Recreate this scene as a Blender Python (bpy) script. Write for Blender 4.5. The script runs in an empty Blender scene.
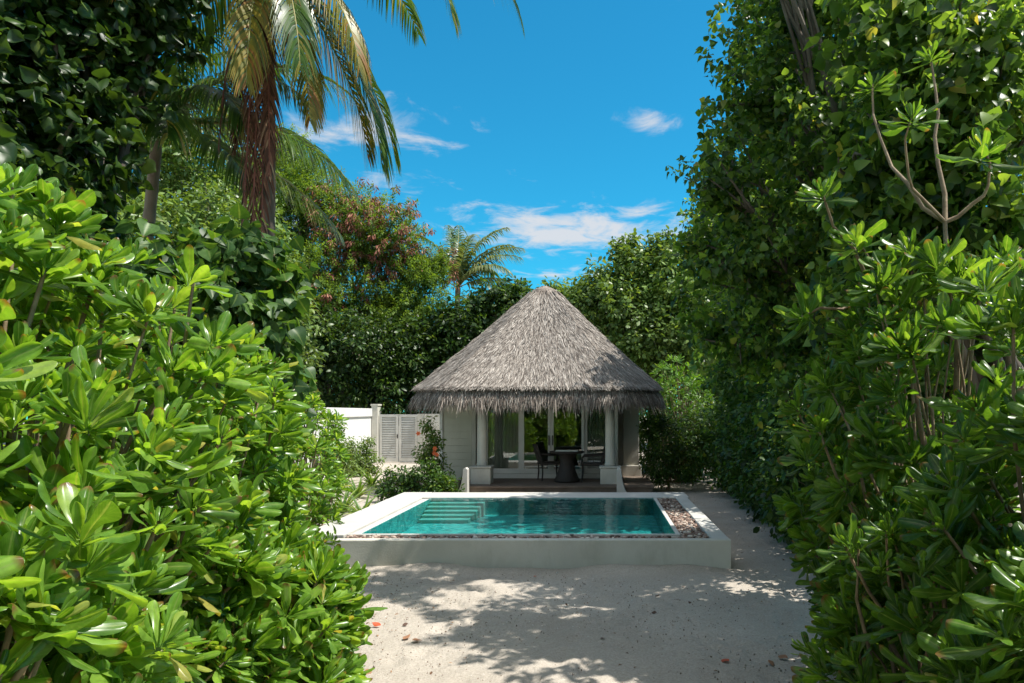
import bpy, math, random
import numpy as np
rng = np.random.default_rng(11)
random.seed(11)
C = bpy.context.scene.collection
SC = bpy.context.scene
F, CX, CY, H = 700.0, 600.0, 412.0, 1.95       # focal length in pixels, principal point, eye height
W, HH = 1024, 683

def P(px, py, Y):
    return np.array([(px-CX)*Y/F, Y, H-(py-CY)*Y/F])

def nrm(a):
    return a/np.maximum(np.linalg.norm(a, axis=-1, keepdims=True), 1e-9)

# ------------------------------------------------------------------ materials
def mat(name):
    m = bpy.data.materials.new(name); m.use_nodes = True
    nt = m.node_tree; nt.nodes.clear()
    return m, nt, nt.nodes.new

def ramp(N, stops, interp='LINEAR'):
    r = N('ShaderNodeValToRGB'); r.color_ramp.interpolation = interp
    e = r.color_ramp.elements
    while len(e) < len(stops): e.new(0.5)
    for k, (p, c) in enumerate(stops):
        e[k].position = p; e[k].color = (*c, 1)
    return r

def leaf_mat(name, stops, rough=0.35, transl=0.35, spec=0.5, rib=0.0, tr_tint=(1.6, 1.45, 0.5), noise=0.0):
    m, nt, N = mat(name); L = nt.links.new
    g = N('ShaderNodeNewGeometry'); r = ramp(N, stops); L(g.outputs['Random Per Island'], r.inputs[0])
    col = r.outputs[0]
    if noise:
        t = N('ShaderNodeTexCoord'); nz = N('ShaderNodeTexNoise'); nz.inputs['Scale'].default_value = noise
        nz.inputs['Detail'].default_value = 3
        L(t.outputs['Object'], nz.inputs['Vector'])
        mp = N('ShaderNodeMapRange'); mp.inputs[1].default_value = .3; mp.inputs[2].default_value = .7
        mp.inputs[3].default_value = .72; mp.inputs[4].default_value = 1.3
        L(nz.outputs[0], mp.inputs[0])
        mx = N('ShaderNodeVectorMath'); mx.operation = 'SCALE'
        L(col, mx.inputs[0]); L(mp.outputs[0], mx.inputs['Scale']); col = mx.outputs[0]
    if rib:
        uv = N('ShaderNodeUVMap'); uv.uv_map = 'UVMap'
        sx = N('ShaderNodeSeparateXYZ'); L(uv.outputs[0], sx.inputs[0])
        a = N('ShaderNodeMath'); a.operation = 'SUBTRACT'; L(sx.outputs[0], a.inputs[0]); a.inputs[1].default_value = .5
        b = N('ShaderNodeMath'); b.operation = 'ABSOLUTE'; L(a.outputs[0], b.inputs[0])
        mr = N('ShaderNodeMapRange'); mr.inputs[1].default_value = .02; mr.inputs[2].default_value = .07
        mr.inputs[3].default_value = rib; mr.inputs[4].default_value = 0; L(b.outputs[0], mr.inputs[0])
        # side veins
        wv = N('ShaderNodeTexWave'); wv.inputs['Scale'].default_value = 3.2; wv.inputs['Distortion'].default_value = 1.2
        cb = N('ShaderNodeCombineXYZ')
        ad = N('ShaderNodeMath'); ad.operation = 'SUBTRACT'; L(sx.outputs[1], ad.inputs[0]); L(b.outputs[0], ad.inputs[1])
        L(ad.outputs[0], cb.inputs[0]); L(cb.outputs[0], wv.inputs['Vector'])
        pw = N('ShaderNodeMath'); pw.operation = 'POWER'; L(wv.outputs['Fac'], pw.inputs[0]); pw.inputs[1].default_value = 6
        sc2 = N('ShaderNodeMath'); sc2.operation = 'MULTIPLY_ADD'; L(pw.outputs[0], sc2.inputs[0]); sc2.inputs[1].default_value = rib*.22
        L(mr.outputs[0], sc2.inputs[2])
        mix = N('ShaderNodeMix'); mix.data_type = 'RGBA'; L(sc2.outputs[0], mix.inputs['Factor'])
        L(col, mix.inputs['A']); mix.inputs['B'].default_value = (.30, .38, .12, 1); col = mix.outputs['Result']
        tp = N('ShaderNodeMapRange'); tp.inputs[1].default_value = .86; tp.inputs[2].default_value = .97; L(sx.outputs[1], tp.inputs[0])
        rg = N('ShaderNodeMath'); rg.operation = 'MULTIPLY'; L(g.outputs['Random Per Island'], rg.inputs[0]); rg.inputs[1].default_value = 37.7
        rf = N('ShaderNodeMath'); rf.operation = 'FRACT'; L(rg.outputs[0], rf.inputs[0])
        gt = N('ShaderNodeMath'); gt.operation = 'GREATER_THAN'; L(rf.outputs[0], gt.inputs[0]); gt.inputs[1].default_value = .8
        tm = N('ShaderNodeMath'); tm.operation = 'MULTIPLY'; L(tp.outputs[0], tm.inputs[0]); L(gt.outputs[0], tm.inputs[1])
        m3 = N('ShaderNodeMix'); m3.data_type = 'RGBA'; L(tm.outputs[0], m3.inputs['Factor']); L(col, m3.inputs['A']); m3.inputs['B'].default_value = (.20, .12, .04, 1)
        tt = N('ShaderNodeTexCoord'); n4 = N('ShaderNodeTexNoise'); n4.inputs['Scale'].default_value = 38; n4.inputs['Detail'].default_value = 4; L(tt.outputs['Object'], n4.inputs['Vector'])
        r4 = ramp(N, [(.35, (.78, .8, .75)), (.55, (1, 1, 1)), (.72, (1.18, 1.12, 1.0))]); L(n4.outputs[0], r4.inputs[0])
        m4 = N('ShaderNodeMix'); m4.data_type = 'RGBA'; m4.blend_type = 'MULTIPLY'; m4.inputs['Factor'].default_value = 1
        L(m3.outputs['Result'], m4.inputs['A']); L(r4.outputs[0], m4.inputs['B']); col = m4.outputs['Result']
    p = N('ShaderNodeBsdfPrincipled'); L(col, p.inputs['Base Color'])
    p.inputs['Roughness'].default_value = rough; p.inputs['Specular IOR Level'].default_value = spec
    tb = N('ShaderNodeBsdfTranslucent')
    tc = N('ShaderNodeVectorMath'); tc.operation = 'MULTIPLY'; L(col, tc.inputs[0]); tc.inputs[1].default_value = tr_tint
    L(tc.outputs[0], tb.inputs[0])
    ms = N('ShaderNodeMixShader'); ms.inputs[0].default_value = transl
    L(p.outputs[0], ms.inputs[1]); L(tb.outputs[0], ms.inputs[2])
    o = N('ShaderNodeOutputMaterial'); L(ms.outputs[0], o.inputs[0])
    return m

def surf_mat(name, c1, c2, scale=3.0, rough=0.8, bump=0.0, bscale=40.0, detail=5, spec=0.3, stretch=(1, 1, 1), dirt=None, dist=.01):
    m, nt, N = mat(name); L = nt.links.new
    t = N('ShaderNodeTexCoord'); mp = N('ShaderNodeMapping'); mp.inputs['Scale'].default_value = stretch
    L(t.outputs['Object'], mp.inputs[0])
    nz = N('ShaderNodeTexNoise'); nz.inputs['Scale'].default_value = scale; nz.inputs['Detail'].default_value = detail
    nz.inputs['Roughness'].default_value = .6
    L(mp.outputs[0], nz.inputs['Vector'])
    r = ramp(N, [(.32, c1), (.68, c2)]); L(nz.outputs[0], r.inputs[0]); col = r.outputs[0]
    if dirt:
        n2 = N('ShaderNodeTexNoise'); n2.inputs['Scale'].default_value = dirt[1]; n2.inputs['Detail'].default_value = 8
        n2.inputs['Roughness'].default_value = .7
        m2 = N('ShaderNodeMapping'); m2.inputs['Scale'].default_value = dirt[3] if len(dirt) > 3 else (1, 1, 1)
        L(t.outputs['Object'], m2.inputs[0]); L(m2.outputs[0], n2.inputs['Vector'])
        r2 = ramp(N, [(.5, (0, 0, 0)), (.72, (dirt[2],)*3)]); L(n2.outputs[0], r2.inputs[0])
        mx = N('ShaderNodeMix'); mx.data_type = 'RGBA'; L(r2.outputs[0], mx.inputs['Factor']); L(col, mx.inputs['A'])
        mx.inputs['B'].default_value = (*dirt[0], 1); col = mx.outputs['Result']
    p = N('ShaderNodeBsdfPrincipled'); L(col, p.inputs['Base Color']); p.inputs['Roughness'].default_value = rough
    p.inputs['Specular IOR Level'].default_value = spec
    if bump:
        n3 = N('ShaderNodeTexNoise'); n3.inputs['Scale'].default_value = bscale; n3.inputs['Detail'].default_value = 6
        L(mp.outputs[0], n3.inputs['Vector'])
        b = N('ShaderNodeBump'); b.inputs['Strength'].default_value = bump; b.inputs['Distance'].default_value = dist
        L(n3.outputs[0], b.inputs['Height']); L(b.outputs[0], p.inputs['Normal'])
    o = N('ShaderNodeOutputMaterial'); L(p.outputs[0], o.inputs[0])
    return m

def island_mat(name, stops, rough=.8, spec=.3):
    m, nt, N = mat(name); L = nt.links.new
    g = N('ShaderNodeNewGeometry'); r = ramp(N, stops); L(g.outputs['Random Per Island'], r.inputs[0])
    p = N('ShaderNodeBsdfPrincipled'); L(r.outputs[0], p.inputs['Base Color']); p.inputs['Roughness'].default_value = rough
    p.inputs['Specular IOR Level'].default_value = spec
    o = N('ShaderNodeOutputMaterial'); L(p.outputs[0], o.inputs[0])
    return m

def glass_mat(name, tint, ior, rough=0.0, wave=None, refl=(1, 1, 1)):
    m, nt, N = mat(name); L = nt.links.new
    fr = N('ShaderNodeFresnel'); fr.inputs[0].default_value = ior
    tr = N('ShaderNodeBsdfTransparent'); tr.inputs[0].default_value = (*tint, 1)
    gl = N('ShaderNodeBsdfGlossy'); gl.inputs['Roughness'].default_value = rough; gl.inputs[0].default_value = (*refl, 1)
    if wave:
        t = N('ShaderNodeTexCoord'); mp = N('ShaderNodeMapping'); mp.inputs['Scale'].default_value = (1, 1.6, 1)
        L(t.outputs['Object'], mp.inputs[0])
        nz = N('ShaderNodeTexNoise'); nz.inputs['Scale'].default_value = wave[0]; nz.inputs['Detail'].default_value = 2
        L(mp.outputs[0], nz.inputs['Vector'])
        b = N('ShaderNodeBump'); b.inputs['Strength'].default_value = wave[1]; b.inputs['Distance'].default_value = .02
        L(nz.outputs[0], b.inputs['Height']); L(b.outputs[0], gl.inputs['Normal']); L(b.outputs[0], fr.inputs['Normal'])
    ms = N('ShaderNodeMixShader'); L(fr.outputs[0], ms.inputs[0]); L(tr.outputs[0], ms.inputs[1]); L(gl.outputs[0], ms.inputs[2])
    o = N('ShaderNodeOutputMaterial'); L(ms.outputs[0], o.inputs[0])
    return m

# ------------------------------------------------------------------ mesh gathering
class Geo:
    def __init__(s): s.v = []; s.q = []; s.t = []; s.uv = []; s.n = 0; s.qm = []; s.tm = []
    def add(s, verts, quads=None, tris=None, uv=None, mi=0):
        verts = np.asarray(verts, float).reshape(-1, 3)
        if quads is not None and len(quads):
            q = np.asarray(quads, int) + s.n; s.q.append(q); s.qm.append(np.full(len(q), mi))
        if tris is not None and len(tris):
            t = np.asarray(tris, int) + s.n; s.t.append(t); s.tm.append(np.full(len(t), mi))
        s.v.append(verts); s.uv.append(np.zeros((len(verts), 2)) if uv is None else np.asarray(uv).reshape(-1, 2))
        s.n += len(verts)
    def build(s, name, mats, parent=None, origin=None, smooth=False, uv=False, bevel=0, loc=None):
        me = bpy.data.meshes.new(name)
        v = np.concatenate(s.v)
        if origin is not None: v = v - np.asarray(origin)
        q = np.concatenate(s.q) if s.q else np.zeros((0, 4), int)
        t = np.concatenate(s.t) if s.t else np.zeros((0, 3), int)
        me.vertices.add(len(v)); me.vertices.foreach_set('co', v.astype(np.float32).ravel())
        li = np.concatenate([q.ravel(), t.ravel()]).astype(np.int32)
        me.loops.add(len(li)); me.loops.foreach_set('vertex_index', li)
        me.polygons.add(len(q)+len(t))
        st = np.concatenate([np.arange(len(q))*4, len(q)*4+np.arange(len(t))*3]).astype(np.int32)
        me.polygons.foreach_set('loop_start', st)
        mi = np.concatenate(s.qm+s.tm) if (s.qm or s.tm) else np.zeros(0)
        me.polygons.foreach_set('material_index', mi.astype(np.int32))
        me.polygons.foreach_set('use_smooth', np.full(len(st), smooth))
        if uv:
            u = me.uv_layers.new(name='UVMap'); a = np.concatenate(s.uv)[li]
            u.data.foreach_set('uv', a.astype(np.float32).ravel())
        me.update(calc_edges=True)
        for m in (mats if isinstance(mats, (list, tuple)) else [mats]): me.materials.append(m)
        o = bpy.data.objects.new(name, me); C.objects.link(o)
        if parent is not None: o.parent = parent
        if loc is not None: o.location = loc
        if bevel:
            b = o.modifiers.new('Bevel', 'BEVEL'); b.width = bevel; b.segments = 2; b.limit_method = 'ANGLE'
        return o
    # ---- primitives
    def box(s, x0, x1, y0, y1, z0, z1, mi=0):
        v = [(x, y, z) for z in (z0, z1) for y in (y0, y1) for x in (x0, x1)]
        s.add(v, [(0, 2, 3, 1), (4, 5, 7, 6), (0, 1, 5, 4), (2, 6, 7, 3), (0, 4, 6, 2), (1, 3, 7, 5)], mi=mi); return s
    def prism(s, pts, z0, z1, mi=0):      # convex outline counter-clockwise in plan
        n = len(pts); v = [(x, y, z0) for x, y in pts]+[(x, y, z1) for x, y in pts]
        v += [(sum(p[0] for p in pts)/n, sum(p[1] for p in pts)/n, z) for z in (z0, z1)]
        qs = [(i, (i+1) % n, n+(i+1) % n, n+i) for i in range(n)]
        ts = [((i+1) % n, i, 2*n) for i in range(n)]+[(n+i, n+(i+1) % n, 2*n+1) for i in range(n)]
        s.add(v, qs, ts, mi=mi); return s
    def lathe(s, prof, cx, cy, seg=24, mi=0):   # (radius, z) upwards; closed with caps
        a = np.arange(seg)*2*math.pi/seg; v = []
        for r, z in prof: v += [(cx+r*math.cos(t), cy+r*math.sin(t), z) for t in a]
        qs = [(k*seg+i, k*seg+(i+1) % seg, (k+1)*seg+(i+1) % seg, (k+1)*seg+i) for k in range(len(prof)-1) for i in range(seg)]
        b = len(v); v += [(cx, cy, prof[0][1]), (cx, cy, prof[-1][1])]
        ts = [((i+1) % seg, i, b) for i in range(seg)]+[((len(prof)-1)*seg+i, (len(prof)-1)*seg+(i+1) % seg, b+1) for i in range(seg)]
        s.add(v, qs, ts, mi=mi); return s
    def extrude_y(s, prof, y0, y1, mi=0):   # outline in (x,z), convex-ish fan
        n = len(prof); cx = sum(p[0] for p in prof)/n; cz = sum(p[1] for p in prof)/n
        v = [(x, y0, z) for x, z in prof]+[(x, y1, z) for x, z in prof]+[(cx, y0, cz), (cx, y1, cz)]
        s.add(v, [(i, (i+1) % n, n+(i+1) % n, n+i) for i in range(n)],
              [((i+1) % n, i, 2*n) for i in range(n)]+[(n+i, n+(i+1) % n, 2*n+1) for i in range(n)], mi=mi); return s
    def tubes(s, pts, rad, sides=6, mi=0):      # pts (N,K,3), rad (N,K)
        pts = np.asarray(pts, float); rad = np.asarray(rad, float); N, K, _ = pts.shape
        if N == 0: return s
        tan = nrm(np.gradient(pts, axis=1))
        ref = np.where(np.abs(tan[:, :1, 2:3]) > .9, np.array([1., 0, 0]), np.array([0., 0, 1.]))
        ref = np.broadcast_to(ref, tan.shape)
        u = nrm(np.cross(tan, ref)); w = np.cross(tan, u)
        a = np.arange(sides)*2*math.pi/sides
        ring = pts[:, :, None]+rad[:, :, None, None]*(np.cos(a)[:, None]*u[:, :, None]+np.sin(a)[:, None]*w[:, :, None])
        i = np.arange(N)[:, None, None]*K*sides+np.arange(K-1)[None, :, None]*sides
        j = np.arange(sides)[None, None]; j2 = (j+1) % sides
        q = np.stack([i+j, i+j2, i+sides+j2, i+sides+j], -1).reshape(-1, 4)
        s.add(ring.reshape(-1, 3), q, mi=mi); return s

def thing(name, label, cat, loc=(0, 0, 0), group=None):
    o = bpy.data.objects.new(name, None); C.objects.link(o); o.location = loc
    o.empty_display_size = .2
    o['label'] = label; o['category'] = cat
    if group: o['group'] = group
    return o
def tag(o, label, cat, group=None, kind=None):
    if label: o['label'] = label
    if cat: o['category'] = cat
    if group: o['group'] = group
    if kind: o['kind'] = kind
    return o
def struct(o, label, cat):
    return tag(o, label, cat, kind='structure')

# ------------------------------------------------------------------ leaves
def prof(tab, t):
    return np.interp(t, [p[0] for p in tab], [p[1] for p in tab])
SPAT = [(0, .05), (.1, .08), (.3, .16), (.5, .255), (.68, .285), (.82, .29), (.92, .235), (.97, .15), (1, .04)]
HEART = [(0, .35), (.05, .72), (.16, .95), (.32, .98), (.5, .84), (.7, .52), (.86, .24), (1, .02)]
ELL = [(0, .03), (.2, .30), (.45, .44), (.7, .36), (.9, .14), (1, .02)]
ROUND = [(0, .05), (.2, .42), (.5, .62), (.8, .5), (.95, .22), (1, .06)]

def leaf_tpl(tab, ts, nw, bend=.2, fold=.25, twist=0., curl=0., off=0., wav=0.):
    ph = random.uniform(0, 6.28)
    ts = np.asarray(ts); S = np.linspace(-1, 1, nw); v = []; uv = []
    for t in ts:
        w = prof(tab, t)*.5
        for s_ in S:
            x = s_*w; z = fold*abs(s_)*w - bend*t**2 - curl*w*abs(s_)**3*min(1, t*1.6) + wav*math.sin(t*9+ph+s_*.8)*(.35+abs(s_))
            y = t*(1-.25*bend*bend*t)+off
            tw = twist*t; v.append((x*math.cos(tw)-z*0*math.sin(tw), y, z+x*math.sin(tw))); uv.append(((s_+1)/2, t))
    K = len(ts); q = [(k*nw+i, k*nw+i+1, (k+1)*nw+i+1, (k+1)*nw+i) for k in range(K-1) for i in range(nw-1)]
    return np.array(v), np.array(q), np.array(uv)

TS_HI = [0, .15, .35, .55, .72, .84, .93, 1.0]
TS_MID = [0, .3, .6, .82, .95, 1.0]
def variants(tab, ts, nw, n=5, bend=(.05, .45), fold=(.1, .5), twist=.35, curl=(0, .3), wav=0.):
    return [leaf_tpl(tab, ts, nw, random.uniform(*bend), random.uniform(*fold), random.uniform(-twist, twist), random.uniform(*curl), wav=wav) for _ in range(n)]
V_SPAT_HI = variants(SPAT, [0, .12, .28, .44, .58, .71, .82, .91, .97, 1], 7, 10, (-.2, .5), (.1, .75), .7, (.3, 1.3), .018)
V_SPAT_MID = variants(SPAT, [0, .3, .55, .75, .9, 1], 5, 8, (-.2, .5), (.1, .75), .6, (.3, 1.2), .015)
V_HEART_HI = variants(HEART, [0, .05, .14, .28, .45, .62, .8, .92, 1], 7, 7, (.05, .5), (-.05, .5), .35, (.1, 1.0), .02)
V_HEART_BIG = variants(HEART, [0, .05, .14, .28, .45, .62, .8, .92, 1], 7, 7, (.0, .4), (-.05, .4), .35, (.0, .35), .012)
V_HEART = variants(HEART, [0, .1, .3, .6, .85, 1], 3, 6, (.05, .6), (.1, .7), .5, (0, .3))
V_ROUND = variants(ROUND, [0, .3, .7, 1], 3, 4, (.0, .35), (0, .4), .3, (0, .2))
V_ELL = variants(ELL, [0, .4, .75, 1], 3, 4, (.0, .35), (.1, .5), .3, (0, .2))
V_TINY = variants(ELL, [0, .5, 1], 3, 3, (.0, .2), (.1, .4), .2, (0, .0))

def frames(d, up):
    d = nrm(d); x = np.cross(d, up)
    bad = np.linalg.norm(x, axis=1) < 1e-3
    x[bad] = np.cross(d[bad], np.array([1., .3, .2])); x = nrm(x); z = np.cross(x, d)
    return np.stack([x, d, z], axis=2)     # columns

def place(geo, tpls, pos, d, up, scale, wid=None, mi=0):
    N = len(pos); R = frames(np.array(d), np.array(up)); pick = rng.integers(0, len(tpls), N)
    wid = np.ones(N) if wid is None else wid
    for k, (v, q, uv) in enumerate(tpls):
        m = np.where(pick == k)[0]
        if not len(m): continue
        vv = v[None]*np.stack([wid[m], np.ones(len(m)), wid[m]], 1)[:, None]
        out = np.einsum('nij,nvj->nvi', R[m], vv)*scale[m][:, None, None]+pos[m][:, None]
        qq = (q[None]+(np.arange(len(m))*len(v))[:, None, None]).reshape(-1, q.shape[1])
        geo.add(out.reshape(-1, 3), qq, uv=np.tile(uv, (len(m), 1)), mi=mi)

def rand_dir(n):
    return nrm(rng.normal(size=(n, 3)))

def rosettes(geo, tips, axes, leaf, M, tpls, spread=60, mi=0):
    N = len(tips); a = nrm(axes)
    ref = np.where(np.abs(a[:, 2:3]) > .9, np.array([[1., 0, 0]]), np.array([[0, 0, 1.]]))
    u = nrm(np.cross(a, ref)); w = np.cross(a, u)
    k = np.arange(M)[None]; f = (k+.5)/M
    phi = k*2.39996+rng.uniform(0, 6.28, (N, 1))+rng.normal(0, .25, (N, M))
    th = np.radians(10+spread*f**.8)+rng.normal(0, .16, (N, M))
    rad = np.cos(phi)[..., None]*u[:, None]+np.sin(phi)[..., None]*w[:, None]
    d = np.cos(th)[..., None]*a[:, None]+np.sin(th)[..., None]*rad
    d[..., 2] -= .12*f*rng.uniform(.2, 1.3, (N, M))
    size = rng.uniform(.65, 1.2, (N, 1))
    L = leaf*(.4+.6*np.minimum(1, f*1.7))*rng.uniform(.68, 1.15, (N, M))*size
    pos = tips[:, None]-a[:, None]*(.35*leaf*f[..., None])*size[..., None]+rad*.008
    up = np.broadcast_to(a[:, None], d.shape)+rng.normal(0, .28, d.shape)
    keep = rng.random((N, M)) > .07
    keep = keep.ravel()
    place(geo, tpls, pos.reshape(-1, 3)[keep], d.reshape(-1, 3)[keep], up.reshape(-1, 3)[keep], L.ravel()[keep], rng.uniform(.72, 1.15, N*M)[keep], mi)

def curve3(p0, p1, p2, K):
    t = np.linspace(0, 1, K)[None, :, None]
    return (1-t)**2*p0[:, None]+2*t*(1-t)*p1[:, None]+t**2*p2[:, None]

def lump(u, seed, fr=3.):
    r = np.random.default_rng(seed); s = 0
    for k in range(5):
        w = r.normal(size=3)*fr; s = s+np.sin(u@w+r.uniform(0, 6.28))
    return s/5*1.4

def rosette_shrub(name, label, x, y, r, h, n, leaf=.17, nl=18, tpls=None, m=None, group=None, low=.3, face=None, cat='shrub', extra=None, mstem=None, stems=.4):
    root = thing(name, label, cat, (x, y, 0), group)
    u = rand_dir(n*3); cz = .48*h
    if face is not None:   # fewer tips on the hidden side
        k = (u@np.array(face) > -.35) | (rng.random(len(u)) < .3); u = u[k]
    rr = (1-.33*rng.random(len(u))**1.5)*(1+.16*lump(u, int(abs(x*97+y*31)), 3.5))
    p = np.array([x, y, cz])+u*np.array([r, r, h-cz])*rr[:, None]
    lowm = u[:, 2] < 0
    p[lowm, 2] = cz+u[lowm, 2]*cz*rr[lowm]
    p = p[p[:, 2] > .12][:n]; u = nrm((p-np.array([x, y, cz]))/np.array([r, r, h-cz])**1.3)
    if extra is not None:
        p = np.concatenate([p, extra[0]]); u = np.concatenate([u, extra[1]])
    ax = nrm(u*.7+np.array([0, 0, .7])+rng.normal(0, .26, p.shape))
    g = Geo(); ne = 0 if extra is None else len(extra[0])
    rosettes(g, p[:len(p)-ne], ax[:len(p)-ne], leaf, nl, tpls or V_SPAT_MID)
    if ne: rosettes(g, p[-ne:], ax[-ne:], .235, 22, tpls, 75)
    g.build('foliage', m, root, (x, y, 0), True, True)
    b = Geo(); sel = rng.random(len(p)) < stems
    if extra is not None: sel[-len(extra[0]):] = True
    q = p[sel]; a2 = ax[sel]
    base = np.array([x, y, -.05])+rng.normal(0, .16, (len(q), 3))*np.array([1, 1, 0])
    if extra is not None:
        ne = len(extra[0]); base[-ne:] = extra[2]
        hb = np.unique(extra[2], axis=0); hp = curve3(np.repeat([[x, y, -.05]], len(hb), 0), hb*np.array([.5, .5, .55])+np.array([x+.3, y+.2, 0])*np.array([.5, .5, 0]), hb, 9)
        hp[:, 1:-1] += rng.normal(0, .02, hp[:, 1:-1].shape); b.tubes(hp, np.linspace(.028, .014, 9)[None].repeat(len(hb), 0), 7)
    mid = base*.35+q*.65-a2*.35+rng.normal(0, .1, q.shape)
    if extra is not None: mid[-ne:] = base[-ne:]*.5+q[-ne:]*.5+rng.normal(0, .13, (ne, 3))+np.array([0, 0, -.12])
    pts = curve3(base, mid, q, 7)
    pts[:, 1:-1] += rng.normal(0, .018, pts[:, 1:-1].shape)
    b.tubes(pts, np.linspace(.016, .0065, 7)[None]*rng.uniform(.7, 1.3, (len(q), 1)), 6)
    b.build('stem', mstem or M['twig'], root, (x, y, 0), True)
    return root

def crown_clusters(lobes, dens, inner=.5, seed=1):
    Ps, Us = [], []
    Cn = np.array([l[0] for l in lobes]); Rn = np.array([np.broadcast_to(np.asarray(l[1], float), (3,)) for l in lobes])
    for i in range(len(lobes)):
        R = Rn[i]; n = int(4*math.pi*(R.mean()**2)*dens)+3
        u = rand_dir(n); rr = (1-inner*rng.random(n)**1.5)*(1+.2*lump(u, seed*13+i, 4.5))
        p = Cn[i]+u*R*rr[:, None]; ok = np.ones(n, bool)
        for j in range(len(lobes)):
            if j != i: ok &= np.linalg.norm((p-Cn[j])/Rn[j], axis=1) > .62
        ok &= p[:, 2] > .08
        Ps.append(p[ok]); Us.append(u[ok])
    return np.concatenate(Ps), np.concatenate(Us)

def twig_leaves(geo, p, u, tw, nl, leaf, tpls, droop=.3, upw=.9, jit=.45, uv=False, mi=0, wid=(.85, 1.2)):
    N = len(p); a = nrm(u*.8+np.array([0, 0, .25])+rng.normal(0, .5, p.shape))
    ref = np.where(np.abs(a[:, 2:3]) > .9, np.array([[1., 0, 0]]), np.array([[0, 0, 1.]]))
    e = nrm(np.cross(a, ref)); w = np.cross(a, e)
    k = np.arange(nl)[None]; f = (k+.5)/nl
    phi = k*2.4+rng.uniform(0, 6.28, (N, 1))
    rad = np.cos(phi)[..., None]*e[:, None]+np.sin(phi)[..., None]*w[:, None]
    d = a[:, None]*(.25+.6*f[..., None]**2)+rad*.85+rng.normal(0, .2, (N, nl, 3)); d[..., 2] -= droop
    pos = p[:, None]+a[:, None]*(tw*(f[..., None]-.5))+rad*leaf*.25
    up = np.array([0, 0, upw])+u[:, None]*.35+rng.normal(0, jit, d.shape)
    L = leaf*rng.uniform(.45, 1.2, N*nl)
    place(geo, tpls, pos.reshape(-1, 3), d.reshape(-1, 3), up.reshape(-1, 3), L, rng.uniform(*wid, N*nl), mi)

def limbs(b, base, lobes, tr, fork, p, nsub=10, lean=(0, 0)):
    base = np.asarray(base, float); fk = base+np.array([lean[0], lean[1], fork])
    t = np.linspace(0, 1, 8); tp = base+(fk-base)*t[:, None]; tp[1:-1] += rng.normal(0, tr*.35, (6, 3))*np.array([1, 1, 0])
    tp[0, 2] -= .1
    b.tubes(tp[None], (tr*(1.35-.55*t**.5))[None], 10)
    Cn = np.array([l[0] for l in lobes]); n = len(Cn)
    p0 = np.repeat(fk[None]-np.array([[0, 0, .12]]), n, 0)
    mid = (p0+Cn)/2+np.array([0, 0, .12])*np.linalg.norm(Cn-p0, axis=1)[:, None]+rng.normal(0, .1, Cn.shape)
    lp = curve3(p0, mid, Cn, 9); lp[:, 2:-1] += rng.normal(0, .03, lp[:, 2:-1].shape)
    b.tubes(lp, np.linspace(tr*.45, tr*.16, 9)[None].repeat(n, 0), 7)
    d = np.linalg.norm(p[:, None]-Cn[None], axis=2).argmin(1); sel = []
    for i in range(n):
        w = np.where(d == i)[0]
        if len(w): sel += list(rng.choice(w, min(nsub, len(w)), False))
    q = p[sel]; c = lp[d[sel], rng.integers(4, 9, len(sel))]
    sp = curve3(c, (c+q)/2+rng.normal(0, .12, q.shape)+np.array([0, 0, .08]), q, 6)
    b.tubes(sp, np.linspace(tr*.2, tr*.05, 6)[None].repeat(len(q), 0), 5)

def tree(name, label, base, lobes, tr, fork, leafmat, tpls, leaf, dens, nl, tw, bark=None, inner=.5, seed=1, group=None, cat='tree',
         uv=False, droop=.3, nsub=10, jit=.45, upw=.9, lean=(0, 0)):
    root = thing(name, label, cat, base, group)
    p, u = crown_clusters(lobes, dens, inner, seed)
    g = Geo(); twig_leaves(g, p, u, tw, nl, leaf, tpls, droop, upw, jit)
    g.build('crown', leafmat, root, base, True, uv)
    b = Geo(); limbs(b, base, lobes, tr, fork, p, nsub, lean)
    b.build('trunk', bark or M['bark'], root, base, True)
    return root, p, u

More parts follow.
